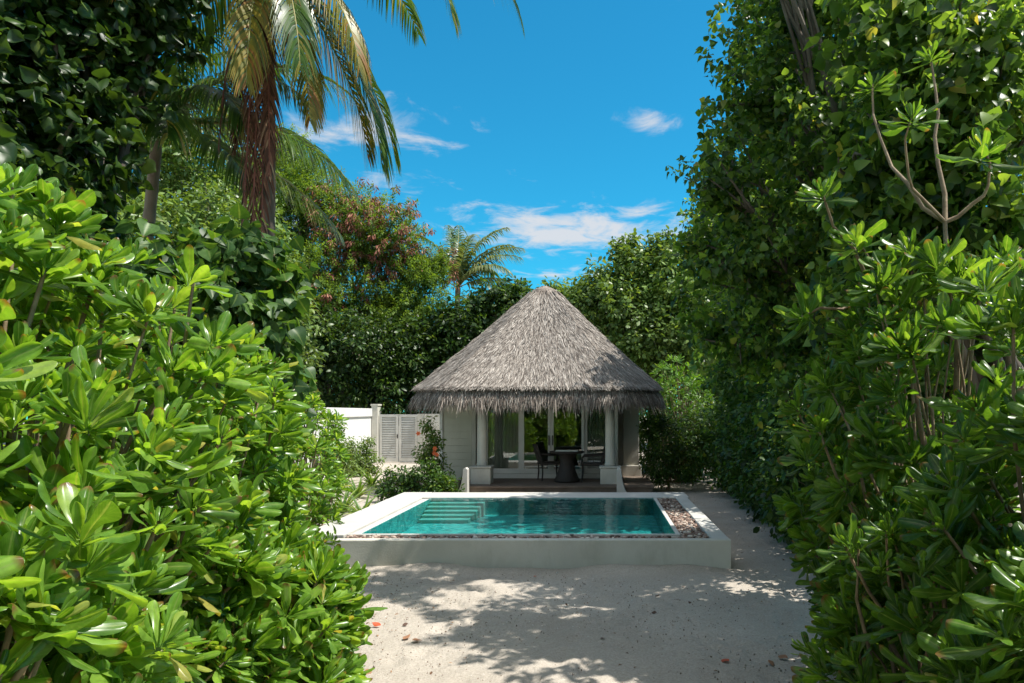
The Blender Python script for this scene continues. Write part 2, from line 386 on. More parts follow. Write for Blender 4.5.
def frond_geo(g, gr, base, az, el, length, bend, nleaf=60, ll=.55, lw=.035, hang=.5, start=.14, fwd=.55, vee=.35, mi=0, sway=0., ragged=.1):
    K = 18; p = np.zeros((K, 3)); p[0] = base; e = el; a = az; tans = []
    for k in range(K):
        d = np.array([math.cos(e)*math.cos(a), math.cos(e)*math.sin(a), math.sin(e)]); tans.append(d)
        if k < K-1: p[k+1] = p[k]+d*length/(K-1)
        e -= bend/(K-1)*(.5+1.0*k/K); e = max(e, -1.5); a += sway/(K-1)
    tans = np.array(tans); tt = np.linspace(0, 1, K)
    gr.tubes(p[None], (np.linspace(.03, .005, K)*(length/3.5))[None], 6, mi=mi)
    t = np.repeat(np.linspace(start, .995, nleaf), 2)+rng.normal(0, .004, nleaf*2); t = np.clip(t, start, 1)
    s = np.tile([1., -1.], nleaf)
    pos = np.stack([np.interp(t, tt, p[:, i]) for i in range(3)], 1)
    tn = nrm(np.stack([np.interp(t, tt, tans[:, i]) for i in range(3)], 1))
    side0 = np.array([-math.sin(az), math.cos(az), 0.]); side = nrm(side0-tn*(tn@side0)[:, None])
    upv = np.cross(tn, side); upv = np.where(upv[:, 2:3] < 0, -upv, upv)
    env = np.sin(np.clip((t-start)/(1-start)*.8+.17, 0, 1)*math.pi)**.6
    L = ll*env*rng.uniform(.85, 1.08, len(t))*np.where(rng.random(len(t)) < ragged, .55, 1)
    d = nrm(side*s[:, None]*(1-.25*t[:, None])+tn*(fwd+.5*t[:, None]**2)+upv*vee+rng.normal(0, .06, pos.shape))
    R = 5; rows = []
    wv = nrm(np.cross(d, np.cross(tn, d))+1e-6)      # width follows the rachis
    for k in range(R):
        f = k/(R-1); c = pos+d*(L*f*(1-.25*hang*f))[:, None]; c[:, 2] -= hang*L*f**1.9
        wd = lw*[.55, 1, .95, .6, .06][k]
        rows.append(c-wv*wd/2); rows.append(c+wv*wd/2)
    v = np.stack(rows, 1); n = len(t)
    q = np.array([(2*k, 2*k+1, 2*k+3, 2*k+2) for k in range(R-1)])
    g.add(v.reshape(-1, 3), (q[None]+(np.arange(n)*2*R)[:, None, None]).reshape(-1, 4), mi=mi)
    return p

# ------------------------------------------------------------------ material library
M = {}
M['sand'] = None
G = lambda *c: c
M['scaevola'] = leaf_mat('scaevola_leaf', [(0, G(.08, .175, .02)), (.35, G(.13, .27, .032)), (.7, G(.19, .36, .045)), (.94, G(.28, .45, .07)), (.985, G(.36, .44, .09)), (1, G(.40, .34, .09))], .28, .55, .5, rib=.55)
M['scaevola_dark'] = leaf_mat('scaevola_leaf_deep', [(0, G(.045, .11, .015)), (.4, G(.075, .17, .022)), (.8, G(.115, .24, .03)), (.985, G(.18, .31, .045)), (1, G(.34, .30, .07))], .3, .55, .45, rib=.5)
M['heart'] = leaf_mat('heart_leaf', [(0, G(.028, .066, .018)), (.4, G(.07, .142, .03)), (.75, G(.14, .24, .046)), (.95, G(.23, .35, .07)), (1, G(.34, .30, .07))], .36, .58, .5)
M['heart_big'] = leaf_mat('heart_leaf_large', [(0, G(.025, .07, .018)), (.5, G(.045, .11, .024)), (.85, G(.075, .17, .03)), (1, G(.14, .27, .035))], .46, .45, .45, rib=.35)
M['dark'] = leaf_mat('dark_leaf', [(0, G(.016, .04, .010)), (.5, G(.034, .075, .015)), (.9, G(.065, .125, .022)), (1, G(.12, .17, .035))], .4, .42, .4, noise=.9)
M['hedge'] = leaf_mat('hedge_leaf', [(0, G(.02, .05, .010)), (.5, G(.04, .092, .016)), (.9, G(.07, .15, .023)), (1, G(.16, .2, .035))], .42, .45, .4, noise=.9)
M['mid'] = leaf_mat('mid_leaf', [(0, G(.065, .115, .026)), (.5, G(.115, .19, .042)), (.9, G(.18, .27, .06)), (1, G(.18, .22, .06))], .4, .35, .4, noise=.5)
M['bright'] = leaf_mat('bright_leaf', [(0, G(.06, .15, .016)), (.5, G(.10, .22, .025)), (1, G(.17, .30, .04))], .4, .42, .4)
M['feather'] = leaf_mat('feathery_leaf', [(0, G(.07, .13, .02)), (.5, G(.12, .20, .03)), (1, G(.19, .28, .045))], .5, .45, .3, noise=.5)
M['pod'] = leaf_mat('seed_pod', [(0, G(.12, .035, .02)), (.5, G(.22, .07, .042)), (.85, G(.32, .13, .075)), (1, G(.38, .2, .11))], .6, .15, .3, tr_tint=(1.1, 1, 1))
M['frond'] = leaf_mat('palm_leaflet', [(0, G(.03, .075, .012)), (.5, G(.055, .12, .018)), (.9, G(.10, .17, .03)), (1, G(.25, .20, .05))], .32, .38, .5)
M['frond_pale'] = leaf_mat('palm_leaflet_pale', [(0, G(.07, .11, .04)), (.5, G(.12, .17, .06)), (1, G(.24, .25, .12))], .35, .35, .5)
M['frond_yellow'] = leaf_mat('palm_leaflet_yellowing', [(0, G(.10, .13, .02)), (.4, G(.22, .20, .025)), (.75, G(.34, .24, .03)), (1, G(.30, .13, .03))], .4, .4, .4, tr_tint=(1.1, 1.0, .7))
M['frond_dry'] = leaf_mat('palm_leaflet_dry', [(0, G(.07, .034, .022)), (.4, G(.15, .065, .042)), (.75, G(.28, .13, .08)), (1, G(.36, .25, .15))], .7, .2, .2, tr_tint=(1.1, .9, .8))
M['rachis'] = surf_mat('palm_rachis', (.16, .18, .05), (.26, .22, .07), 8, .5)
M['rachis_dry'] = surf_mat('palm_rachis_dry', (.16, .05, .035), (.30, .11, .075), 6, .7)
M['bark'] = surf_mat('bark', (.08, .062, .048), (.19, .16, .13), 7, .9, .6, 30, stretch=(1, 1, .3))
M['bark_pale'] = surf_mat('bark_pale', (.16, .13, .10), (.30, .25, .20), 7, .9, .6, 30, stretch=(1, 1, .3))
M['twig'] = surf_mat('twig', (.14, .10, .055), (.27, .20, .12), 12, .8, .3, 60)
M['twig_red'] = surf_mat('twig_tan', (.17, .115, .07), (.32, .235, .15), 14, .7, .4, 60)
M['white'] = surf_mat('white_plaster', (.47, .452, .39), (.56, .54, .475), 1.4, .75, .3, 45, dirt=((.30, .28, .22), 2.2, .5, (1, 1, .45)))
M['coping'] = surf_mat('white_coping', (.44, .43, .395), (.52, .51, .475), 2.2, .65, .2, 80, dirt=((.45, .42, .36), 3., .35))
M['white_paint'] = surf_mat('bright_white_paint', (.66, .655, .63), (.74, .735, .71), 1.2, .7, .1, 40, dirt=((.45, .43, .38), 1.2, .4))
M['wood_white'] = surf_mat('painted_timber', (.46, .455, .37), (.54, .535, .45), 2, .6, .1, 30, stretch=(1, 1, .2))
M['frame'] = surf_mat('window_frame_paint', (.60, .60, .56), (.68, .68, .64), 3, .5)
M['gatepaint'] = surf_mat('gate_paint', (.46, .45, .41), (.58, .57, .53), 4, .7, .1, 50)
M['deck'] = surf_mat('deck_boards', (.10, .075, .055), (.19, .15, .12), 2.5, .7, .3, 20, stretch=(1, 14, 1))
M['dark_wicker'] = surf_mat('dark_wicker', (.018, .015, .013), (.04, .033, .028), 60, .6, .6, 120)
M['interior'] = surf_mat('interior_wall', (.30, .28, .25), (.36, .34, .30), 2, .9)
M['curtain'] = surf_mat('curtain_cloth', (.80, .79, .71), (.86, .85, .78), 3, .9, .2, 200)
M['tile'] = None
M['glass'] = glass_mat('window_glass', (.78, .82, .80), 1.95, 0.0)
M['water'] = glass_mat('water_surface', (.62, .93, .90), 1.33, .015, (3.4, .5))
M['straw'] = island_mat('thatch_straw', [(0, (.075, .06, .05)), (.35, (.215, .187, .163)), (.75, (.375, .335, .295)), (1, (.55, .50, .445))], .9, .15)
M['straw_dark'] = island_mat('thatch_fringe', [(0, (.07, .052, .043)), (.4, (.18, .148, .125)), (.8, (.33, .28, .24)), (1, (.48, .42, .36))], .9, .15)
M['thatch'] = surf_mat('thatch_base', (.13, .108, .092), (.27, .235, .20), 16, .95, .8, 45, stretch=(1, 1, .35), dist=.04)
M['pebble'] = island_mat('pebble', [(0, (.06, .04, .03)), (.3, (.16, .10, .075)), (.6, (.26, .17, .13)), (.85, (.40, .33, .27)), (1, (.6, .55, .48))], .6, .4)
M['coral'] = island_mat('coral_crumb', [(0, (.10, .07, .05)), (.4, (.22, .17, .13)), (.7, (.42, .38, .33)), (1, (.62, .59, .54))], .9, .1)
M['litter'] = island_mat('dry_leaf', [(0, (.09, .05, .03)), (.5, (.17, .09, .05)), (1, (.30, .19, .11))], .8, .2)
M['petal'] = leaf_mat('orange_petal', [(0, G(.72, .10, .03)), (1, G(.85, .20, .07))], .5, .3, .3, tr_tint=(1, .9, .8))
M['grass'] = leaf_mat('strap_leaf', [(0, G(.06, .13, .02)), (.5, G(.12, .22, .035)), (1, G(.26, .32, .09))], .4, .35, .4)

def sand_mat():
    m, nt, N = mat('coral_sand'); L = nt.links.new
    t = N('ShaderNodeTexCoord')
    def noise(s, d=6, r=.6):
        n = N('ShaderNodeTexNoise'); n.inputs['Scale'].default_value = s; n.inputs['Detail'].default_value = d; n.inputs['Roughness'].default_value = r
        L(t.outputs['Object'], n.inputs['Vector']); return n
    a = noise(.9, 6); r = ramp(N, [(.3, (.375, .336, .285)), (.7, (.475, .432, .375))]); L(a.outputs[0], r.inputs[0])
    b = noise(55, 4, .7); r2 = ramp(N, [(.35, (.72, .70, .68)), (.6, (1.05, 1.04, 1.03))]); L(b.outputs[0], r2.inputs[0])
    mx = N('ShaderNodeMix'); mx.data_type = 'RGBA'; mx.blend_type = 'MULTIPLY'; mx.inputs['Factor'].default_value = .75
    L(r.outputs[0], mx.inputs['A']); L(r2.outputs[0], mx.inputs['B'])
    p = N('ShaderNodeBsdfPrincipled'); L(mx.outputs['Result'], p.inputs['Base Color']); p.inputs['Roughness'].default_value = .95
    p.inputs['Specular IOR Level'].default_value = .1
    c = noise(9, 8, .65); d = noise(90, 3)
    ad = N('ShaderNodeMath'); ad.operation = 'MULTIPLY_ADD'; L(d.outputs[0], ad.inputs[0]); ad.inputs[1].default_value = .22; L(c.outputs[0], ad.inputs[2])
    bp = N('ShaderNodeBump'); bp.inputs['Strength'].default_value = .8; bp.inputs['Distance'].default_value = .04
    L(ad.outputs[0], bp.inputs['Height']); L(bp.outputs[0], p.inputs['Normal'])
    o = N('ShaderNodeOutputMaterial'); L(p.outputs[0], o.inputs[0]); return m
M['sand'] = sand_mat()

def tile_mat():
    m, nt, N = mat('pool_mosaic'); L = nt.links.new
    t = N('ShaderNodeTexCoord')
    v = N('ShaderNodeTexVoronoi'); v.inputs['Scale'].default_value = 16; L(t.outputs['Object'], v.inputs['Vector'])
    r = ramp(N, [(0, (.022, .21, .235)), (.5, (.045, .33, .35)), (1, (.12, .48, .48))])
    sx = N('ShaderNodeSeparateXYZ'); L(v.outputs['Color'], sx.inputs[0]); L(sx.outputs[0], r.inputs[0])
    p = N('ShaderNodeBsdfPrincipled'); L(r.outputs[0], p.inputs['Base Color']); p.inputs['Roughness'].default_value = .4
    o = N('ShaderNodeOutputMaterial'); L(p.outputs[0], o.inputs[0]); return m
M['tile'] = tile_mat()
M['pool_step'] = surf_mat('pool_step_render', (.12, .33, .32), (.19, .42, .39), 5, .6)

# ------------------------------------------------------------------ camera, light, sky
cam = bpy.data.objects.new('camera', bpy.data.cameras.new('camera')); C.objects.link(cam)
cam.location = (0, 0, H); cam.rotation_euler = (math.radians(90), 0, 0)
cd = cam.data; cd.sensor_width = 36; cd.lens = F/W*36
cd.shift_x = (W/2-CX)/W; cd.shift_y = (CY-HH/2)/W
cd.clip_start = .05; cd.clip_end = 2000
SC.camera = cam

SUN = np.array([.49, -.05, .87]); SUN /= np.linalg.norm(SUN)
elev = math.asin(SUN[2])
sl = bpy.data.lights.new('sun', 'SUN'); so = bpy.data.objects.new('sun', sl); C.objects.link(so)
sl.energy = 4.4; sl.angle = math.radians(.53); sl.color = (1, .955, .88)
so.rotation_euler = (math.acos(SUN[2]), 0, math.atan2(SUN[0], -SUN[1])); so.location = (8, 4, 18)

wd = bpy.data.worlds.new('World'); SC.world = wd; wd.use_nodes = True
nt = wd.node_tree; nt.nodes.clear(); N = nt.nodes.new; L = nt.links.new
sky = N('ShaderNodeTexSky'); sky.sky_type = 'NISHITA'; sky.sun_disc = False
sky.sun_elevation = elev; sky.sun_rotation = math.atan2(SUN[0], SUN[1]); sky.air_density = 1.1; sky.dust_density = .2; sky.ozone_density = 2.2
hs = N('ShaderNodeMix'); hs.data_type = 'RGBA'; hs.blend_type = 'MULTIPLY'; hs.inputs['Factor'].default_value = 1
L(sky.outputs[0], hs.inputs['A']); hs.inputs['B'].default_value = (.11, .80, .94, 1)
tc = N('ShaderNodeTexCoord'); sp = N('ShaderNodeSeparateXYZ'); L(tc.outputs['Generated'], sp.inputs[0])
def mth(op, a, b=None, c=None):
    n = N('ShaderNodeMath'); n.operation = op
    for i, x in enumerate((a, b, c)):
        if x is None: continue
        if isinstance(x, (int, float)): n.inputs[i].default_value = x
        else: L(x, n.inputs[i])
    return n.outputs[0]
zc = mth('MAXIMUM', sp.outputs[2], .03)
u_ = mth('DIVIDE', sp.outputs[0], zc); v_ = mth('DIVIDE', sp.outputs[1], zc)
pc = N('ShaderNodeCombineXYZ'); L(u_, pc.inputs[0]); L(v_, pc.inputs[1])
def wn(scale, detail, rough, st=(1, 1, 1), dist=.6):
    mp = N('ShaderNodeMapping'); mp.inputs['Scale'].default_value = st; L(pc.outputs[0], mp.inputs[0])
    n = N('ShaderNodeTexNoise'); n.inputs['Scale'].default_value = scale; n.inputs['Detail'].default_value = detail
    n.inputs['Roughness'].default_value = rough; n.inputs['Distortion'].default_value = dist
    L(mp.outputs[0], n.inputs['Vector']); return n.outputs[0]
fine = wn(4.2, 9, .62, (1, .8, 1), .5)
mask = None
for (cx, cy, rx, ry, amp) in [(-.12, 3.9, .85, .62, 1.08), (-.80, 2.50, .32, .34, .92), (.20, 2.40, .11, .16, .75), (-.25, 5.1, .55, .38, .8), (-1.9, 3.4, .9, .7, .8), (-1.05, 3.05, .5, .3, .7), (2.5, 3, 1.2, .7, .8), (.5, 8, 2.5, 1.2, .8), (.2, .1, 1.0, 1.0, 1.5), (0, -3.2, 4.5, 2.6, 1.5), (0, -9, 12, 6, 1.3)]:  # last entries: unseen clouds overhead and behind the camera, added as neutral fill
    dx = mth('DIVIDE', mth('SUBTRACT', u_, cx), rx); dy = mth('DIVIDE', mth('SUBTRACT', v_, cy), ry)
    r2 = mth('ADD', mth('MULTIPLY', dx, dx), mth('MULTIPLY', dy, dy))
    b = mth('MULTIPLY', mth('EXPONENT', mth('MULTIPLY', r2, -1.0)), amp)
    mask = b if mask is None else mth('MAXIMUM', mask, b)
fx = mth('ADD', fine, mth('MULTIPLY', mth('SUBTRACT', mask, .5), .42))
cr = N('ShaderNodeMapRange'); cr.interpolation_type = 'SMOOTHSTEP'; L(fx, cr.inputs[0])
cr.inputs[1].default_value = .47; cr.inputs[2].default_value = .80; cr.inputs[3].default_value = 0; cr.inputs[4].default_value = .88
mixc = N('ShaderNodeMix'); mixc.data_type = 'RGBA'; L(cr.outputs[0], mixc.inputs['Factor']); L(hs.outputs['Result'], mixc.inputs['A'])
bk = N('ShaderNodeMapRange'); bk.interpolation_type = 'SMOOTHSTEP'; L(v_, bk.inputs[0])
bk.inputs[1].default_value = 2.0; bk.inputs[2].default_value = .4; bk.inputs[3].default_value = 4.3; bk.inputs[4].default_value = 7.6  # the added clouds out of view are brighter, to lift the shade
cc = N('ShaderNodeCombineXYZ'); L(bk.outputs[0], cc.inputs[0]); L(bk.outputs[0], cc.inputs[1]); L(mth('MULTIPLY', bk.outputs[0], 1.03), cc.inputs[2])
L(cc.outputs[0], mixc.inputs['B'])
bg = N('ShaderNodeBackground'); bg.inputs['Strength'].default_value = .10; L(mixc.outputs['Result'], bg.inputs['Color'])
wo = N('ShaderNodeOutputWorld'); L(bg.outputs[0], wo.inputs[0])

vs = SC.view_settings; vs.view_transform = 'Standard'; vs.look = 'None'; vs.exposure = .85; vs.gamma = 1
cy_ = SC.cycles
cy_.use_denoising = True; cy_.max_bounces = 7; cy_.diffuse_bounces = 3; cy_.glossy_bounces = 3; cy_.transmission_bounces = 5; cy_.transparent_max_bounces = 8
cy_.caustics_reflective = False; cy_.caustics_refractive = False
cy_.use_adaptive_sampling = True; cy_.adaptive_threshold = .015

# ------------------------------------------------------------------ ground
def ground():
    xs = np.unique(np.concatenate([np.linspace(-120, -8, 40), np.linspace(-8, 6, 281), np.linspace(6, 120, 40)]))
    ys = np.unique(np.concatenate([np.linspace(-60, 0, 20), np.linspace(0, 16, 321), np.linspace(16, 30, 60), np.linspace(30, 400, 40)]))
    X, Y = np.meshgrid(xs, ys); r = np.random.default_rng(3); Z = np.zeros_like(X)
    for k in range(26):
        f = r.uniform(.6, 7); a = r.uniform(0, 6.28); Z += np.sin(X*f*math.cos(a)+Y*f*math.sin(a)+r.uniform(0, 6.28))*.006/f**.6
    for k in range(110):            # old footprints
        x = r.uniform(-2.2, 2.3); y = r.uniform(3, 8.3); a = r.normal(1.57, .5)
        dx = (X-x)*math.cos(a)+(Y-y)*math.sin(a); dy = -(X-x)*math.sin(a)+(Y-y)*math.cos(a)
        q = (dx/.15)**2+(dy/.065)**2; Z += -.024*np.exp(-q)+.010*np.exp(-(np.sqrt(q)-1.7)**2*4)
    Z += (.035+.02*np.sin(X*2.3)+.012*np.sin(X*6.1+1))*np.exp(-((Y-8.62)/.16)**2)*(np.abs(X+.85) < 2.6)
    near = np.exp(-np.maximum(0, np.abs(Y-8)-14)/6.)
    Z *= near
    v = np.stack([X, Y, Z], -1).reshape(-1, 3); nx = len(xs); ny = len(ys)
    i = (np.arange(ny-1)[:, None]*nx+np.arange(nx-1)[None]).ravel()
    g = Geo(); g.add(v, np.stack([i, i+1, i+nx+1, i+nx], 1))
    struct(g.build('ground', M['sand'], smooth=True), 'pale coral sand ground with old footprints and leaf shadows', 'ground')
ground()

# ------------------------------------------------------------------ pool
def pool():
    base = (-1.1, 11.2, 0)
    r = thing('plunge_pool', 'raised white plunge pool with turquoise water on the sand', 'pool', base)
    top = .37
    Geo().box(-3.33, 1.62, 8.64, 8.77, -.2, top).build('front_wall', M['white'], r, base, bevel=.012)
    Geo().box(-3.87, -3.30, 9.02, 13.8, -.2, top).build('left_coping', M['coping'], r, base, bevel=.012)
    Geo().box(-3.297, 1.66, 13.0, 13.8, -.2, top-.003).build('back_coping', M['coping'], r, base, bevel=.012)
    Geo().box(1.40, 1.62, 8.773, 12.997, -.2, top-.002).build('right_coping', M['coping'], r, base, bevel=.012)
    g = Geo(); g.box(-3.297, 1.05, 9.12, 9.18, .0, .356); g.box(.99, 1.05, 9.183, 12.995, .0, .356)
    g.build('overflow_rim', M['coping'], r, base, bevel=.006)
    g = Geo(); g.box(-3.297, 1.397, 8.773, 9.118, -.1, .30); g.box(1.052, 1.397, 9.12, 12.995, -.1, .299)
    g.build('trough', M['white'], r, base)
    Geo().box(-3.297, -3.14, 9.183, 12.995, -.1, .335).build('ledge', M['coping'], r, base, bevel=.01)
    # basin: floor and four inner walls
    x0, x1, y0, y1, zb, zt = -3.137, .987, 9.183, 12.995, .04, .352
    v = [(x0, y0, zb), (x1, y0, zb), (x1, y1, zb), (x0, y1, zb), (x0, y0, zt), (x1, y0, zt), (x1, y1, zt), (x0, y1, zt)]
    g = Geo(); g.add(v, [(0, 1, 2, 3), (0, 4, 5, 1), (1, 5, 6, 2), (2, 6, 7, 3), (3, 7, 4, 0)])
    g.build('basin', M['tile'], r, base)
    for k in range(5):
        w = 1.0-.03*k
        Geo().box(-3.13+.004*k, -3.13+w, 12.99-.2*(k+1), 12.99-.2*k-.003, .045, .285-.045*k).build('step', M['pool_step'], r, base, bevel=.01)
    # stub where the front wall meets the wide left coping
    # water sheet
    xs = np.linspace(-3.139, .989, 60); ys = np.linspace(9.181, 12.996, 60); X, Y = np.meshgrid(xs, ys)
    i = (np.arange(59)[:, None]*60+np.arange(59)[None]).ravel(); g = Geo()
    g.add(np.stack([X, Y, np.full_like(X, .3485)], -1).reshape(-1, 3), np.stack([i, i+1, i+61, i+60], 1))
    struct(g.build('pool_water', M['water'], smooth=True), 'clear turquoise water filling the raised white pool', 'water')
    # pebbles lying in the overflow trough
    n = 2600; pos = np.zeros((n, 3)); k = int(n*.5)
    pos[:k] = np.stack([rng.uniform(-3.28, 1.38, k), rng.uniform(8.79, 9.10, k), rng.uniform(.30, .345, k)], 1)
    pos[k:] = np.stack([rng.uniform(1.07, 1.385, n-k), rng.uniform(9.1, 12.97, n-k), rng.uniform(.30, .345, n-k)], 1)
    t = (1+5**.5)/2; v = nrm(np.array([(-1, t, 0), (1, t, 0), (-1, -t, 0), (1, -t, 0), (0, -1, t), (0, 1, t), (0, -1, -t), (0, 1, -t), (t, 0, -1), (t, 0, 1), (-t, 0, -1), (-t, 0, 1)], float))
    f = np.array([(0, 11, 5), (0, 5, 1), (0, 1, 7), (0, 7, 10), (0, 10, 11), (1, 5, 9), (5, 11, 4), (11, 10, 2), (10, 7, 6), (7, 1, 8), (3, 9, 4), (3, 4, 2), (3, 2, 6), (3, 6, 8), (3, 8, 9), (4, 9, 5), (2, 4, 11), (6, 2, 10), (8, 6, 7), (9, 8, 1)])
    g = Geo(); sc = rng.uniform(.018, .04, (n, 1, 1))*rng.uniform(.7, 1.3, (n, 1, 3))*np.array([1, 1, .6])
    a = rng.uniform(0, 6.28, n); vv = v[None]*sc; c, s = np.cos(a)[:, None], np.sin(a)[:, None]
    vv = np.stack([vv[..., 0]*c-vv[..., 1]*s, vv[..., 0]*s+vv[..., 1]*c, vv[..., 2]], -1)+pos[:, None]
    g.add(vv.reshape(-1, 3), tris=(f[None]+(np.arange(n)*12)[:, None, None]).reshape(-1, 3))
    tag(g.build('pebbles', M['pebble'], smooth=True), 'brown and cream pebbles filling the pool overflow trough', 'pebbles', kind='stuff')
pool()

# ------------------------------------------------------------------ pavilion
HX, HY = -1.50, 19.1     # roof centre
APX = P(545, 289, HY)[2]; APEXX = P(545, 289, HY)[0]
def octo(ap_x, ap_y, ch):      # chamfered rectangle, counter-clockwise from the front left
    return [(HX-ap_x+ch, HY-ap_y), (HX+ap_x-ch, HY-ap_y), (HX+ap_x, HY-ap_y+ch), (HX+ap_x, HY+ap_y-ch), (HX+ap_x-ch, HY+ap_y), (HX-ap_x+ch, HY+ap_y), (HX-ap_x, HY+ap_y-ch), (HX-ap_x, HY-ap_y+ch)]
DZ = .25
def pavilion():
    base = (HX, HY, 0)
    r = thing('pool_pavilion', 'white pool pavilion with shaggy thatched roof and glass doors', 'pavilion', base)
    B = lambda g, n, m, par=r, **k: g.build(n, m, par, base, **k)
    # deck
    g = Geo(); yb = [16.0+.142*k for k in range(22)]
    for k, y in enumerate(yb): g.box(-4.1, 1.25, y, y+.134, DZ-.04, DZ+.002*(k % 3))
    g.box(-4.05, 1.2, 16.03, 22.4, -.2, DZ-.043)
    B(g, 'deck', M['deck'])
    # roof
    o = octo(2.98, 3.1, .88); n = 8; ez = 2.50; apex = np.array([APEXX, HY, APX+.26]); fm = (APX-.12-ez)/(APX+.26-ez)
    g = Geo(); rows = 10; ring = []
    for k in range(rows+1):
        f = k/rows*fm
        for x, y in o:
            z = ez+(apex[2]-ez)*f-.07*math.sin(math.pi*f)
            ring.append((x+(apex[0]-x)*f, y+(apex[1]-y)*f, z))
    q = [(k*n+i, k*n+(i+1) % n, (k+1)*n+(i+1) % n, (k+1)*n+i) for k in range(rows) for i in range(n)]
    g.add(ring, q)
    o2 = octo(2.86, 2.98, .84); lo = [(x, y, ez-.07) for x, y in o2]; e = ring[:8]
    g.add(list(e)+lo, [((i+1) % n, i, n+i, n+(i+1) % n) for i in range(n)])
    # lower skirt layer
    o3 = octo(2.85, 2.97, .82); o4 = octo(2.94, 3.06, .86); o5 = octo(2.6, 2.7, .8)
    v = [(x, y, ez+.0) for x, y in o3]+[(x, y, ez-.2) for x, y in o4]+[(x, y, ez-.26) for x, y in o5]
    g.add(v, [(n+i, n+(i+1) % n, (i+1) % n, i) for i in range(n)]+[(2*n+i, 2*n+(i+1) % n, n+(i+1) % n, n+i) for i in range(n)])
    g.add([(x, y, ez-.27) for x, y in o5]+[(HX, HY, ez+.5)], tris=[((i+1) % n, i, n) for i in range(n)])
    rf = B(g, 'roof', M['thatch'])
    oc = octo(2.55, 2.62, .75); g = Geo(); g.prism(oc, 2.36, 2.40); B(g, 'ceiling', M['frame'])  # unseen white ceiling, added to bounce light under the roof
    # straw laid over the slopes
    g = Geo()
    def strands(pos, d, nor, L, w, m=0, hang=0., lift=.0):
        k = len(pos); sd = nrm(np.cross(d, nor)); rws = []
        for f, wf in ((0, .8), (.5, 1), (1, .25)):
            c = pos+d*(L*f)[:, None]+nor*(lift*f)[:, None]; c[:, 2] -= hang*L*f*f
            rws += [c-sd*(w*wf/2)[:, None], c+sd*(w*wf/2)[:, None]]
        g.add(np.stack(rws, 1).reshape(-1, 3), (np.array([(0, 1, 3, 2), (2, 3, 5, 4)])[None]+(np.arange(k)*6)[:, None, None]).reshape(-1, 4), mi=m)
    def face(i): 
        a = np.array([*o[i], ez]); b = np.array([*o[(i+1) % n], ez]); return a, b
    wts = {0: 1., 1: .5, 2: .5, 7: .5, 6: .4, 3: .12, 5: .12, 4: .3}
    for i, wq in wts.items():
        a, b = face(i); k = int(19000*wq*(.42 if i % 2 else 1.0))
        f = (1-np.sqrt(rng.random(k)))*fm; s = rng.random(k)
        e0 = a+(b-a)*s[:, None]; pos = e0+(apex-e0)*f[:, None]; pos[:, 2] -= .07*np.sin(math.pi*f)
        nor = nrm(np.cross(b-a, apex-a)); nor = nor if nor[2] > 0 else -nor
        # outward down-slope direction
        d = nrm(e0-apex+(rng.normal(0, .22, k)[:, None])*nrm(b-a)*3.2)
        L = rng.uniform(.16, .42, k); f_ok = np.minimum(L, np.linalg.norm(e0-pos, axis=1)+.01+.15*rng.random(k)**3)
        strands(pos+nor*rng.uniform(.0, .02, k)[:, None], d, np.repeat(nor[None], k, 0)+rng.normal(0, .13, (k, 3)), f_ok, rng.uniform(.007, .018, k), 0, .0, rng.uniform(.005, .05, k))
    B(g, 'straw', M['straw'], rf)
    hp = Geo(); cn = np.array([[*o[k], ez] for k in (0, 1, 7, 2)]); tt = np.linspace(.01, fm, 24)[None, :, None]
    hpts = cn[:, None]+(apex-cn[:, None])*tt; hpts[..., 2] += .012-.07*np.sin(math.pi*tt[..., 0]); hpts += rng.normal(0, .008, hpts.shape)
    hp.tubes(hpts, np.full((4, 24), .034)*rng.uniform(.7, 1.3, (4, 24)), 7); B(hp, 'hip_ridge', M['thatch'], rf, smooth=True)
    # ragged fringe hanging from the eave
    g = Geo()
    for i in range(n):
        wq = 1 if i in (0, 7, 1) else .45
        a = np.array([*o[i], ez]); b = np.array([*o[(i+1) % n], ez]); ln = np.linalg.norm(b-a); nor = nrm(np.array([b[1]-a[1], -(b[0]-a[0]), 0.]))
        k = int(2700*ln*wq); s = rng.random(k); t = rng.random(k)**1.25
        z = ez-.03-.15*t; pos = a+(b-a)*s[:, None]+nor*(-.11+.10*t+rng.normal(0, .02, k))[:, None]; pos[:, 2] = z
        clump = .5+.5*np.sin(s*ln*9+i)*np.sin(s*ln*23.7+2*i)
        L = (.07+.13*rng.random(k)+.34*clump*rng.random(k)**3)*(1.15-.3*t)
        d = nrm(nor*rng.uniform(.25, .75, k)[:, None]+(b-a)/ln*rng.normal(0, .3, k)[:, None]+np.array([0, 0, -1.]))
        strands(pos, d, np.repeat((nor+np.array([0, 0, .3]))[None], k, 0)+rng.normal(0, .3, (k, 3)), L, rng.uniform(.008, .02, k), 0, .35, rng.uniform(-.01, .05, k))
    B(g, 'fringe', M['straw_dark'], rf)
    # cap at the peak
    g = Geo(); g.lathe([(.47, APX-.28), (.38, APX-.14), (.32, APX-.04), (.22, APX+.01), (.06, APX+.04)], APEXX, HY, 14)
    k = 900; a = rng.uniform(0, 6.28, k); t = rng.random(k); rr = .1+.28*t
    pos = np.stack([APEXX+rr*np.cos(a), HY+rr*np.sin(a), APX+.075-.18*t], 1); u = np.stack([np.cos(a), np.sin(a), 0*a], 1)
    strands(pos, nrm(u*.75+np.array([0, 0, -1.])+rng.normal(0, .2, (k, 3))), u+np.array([0, 0, .7]), rng.uniform(.12, .3, k), rng.uniform(.012, .025, k), 0, .1, rng.uniform(0, .05, k))
    B(g, 'ridge_cap', M['straw_dark'], rf)
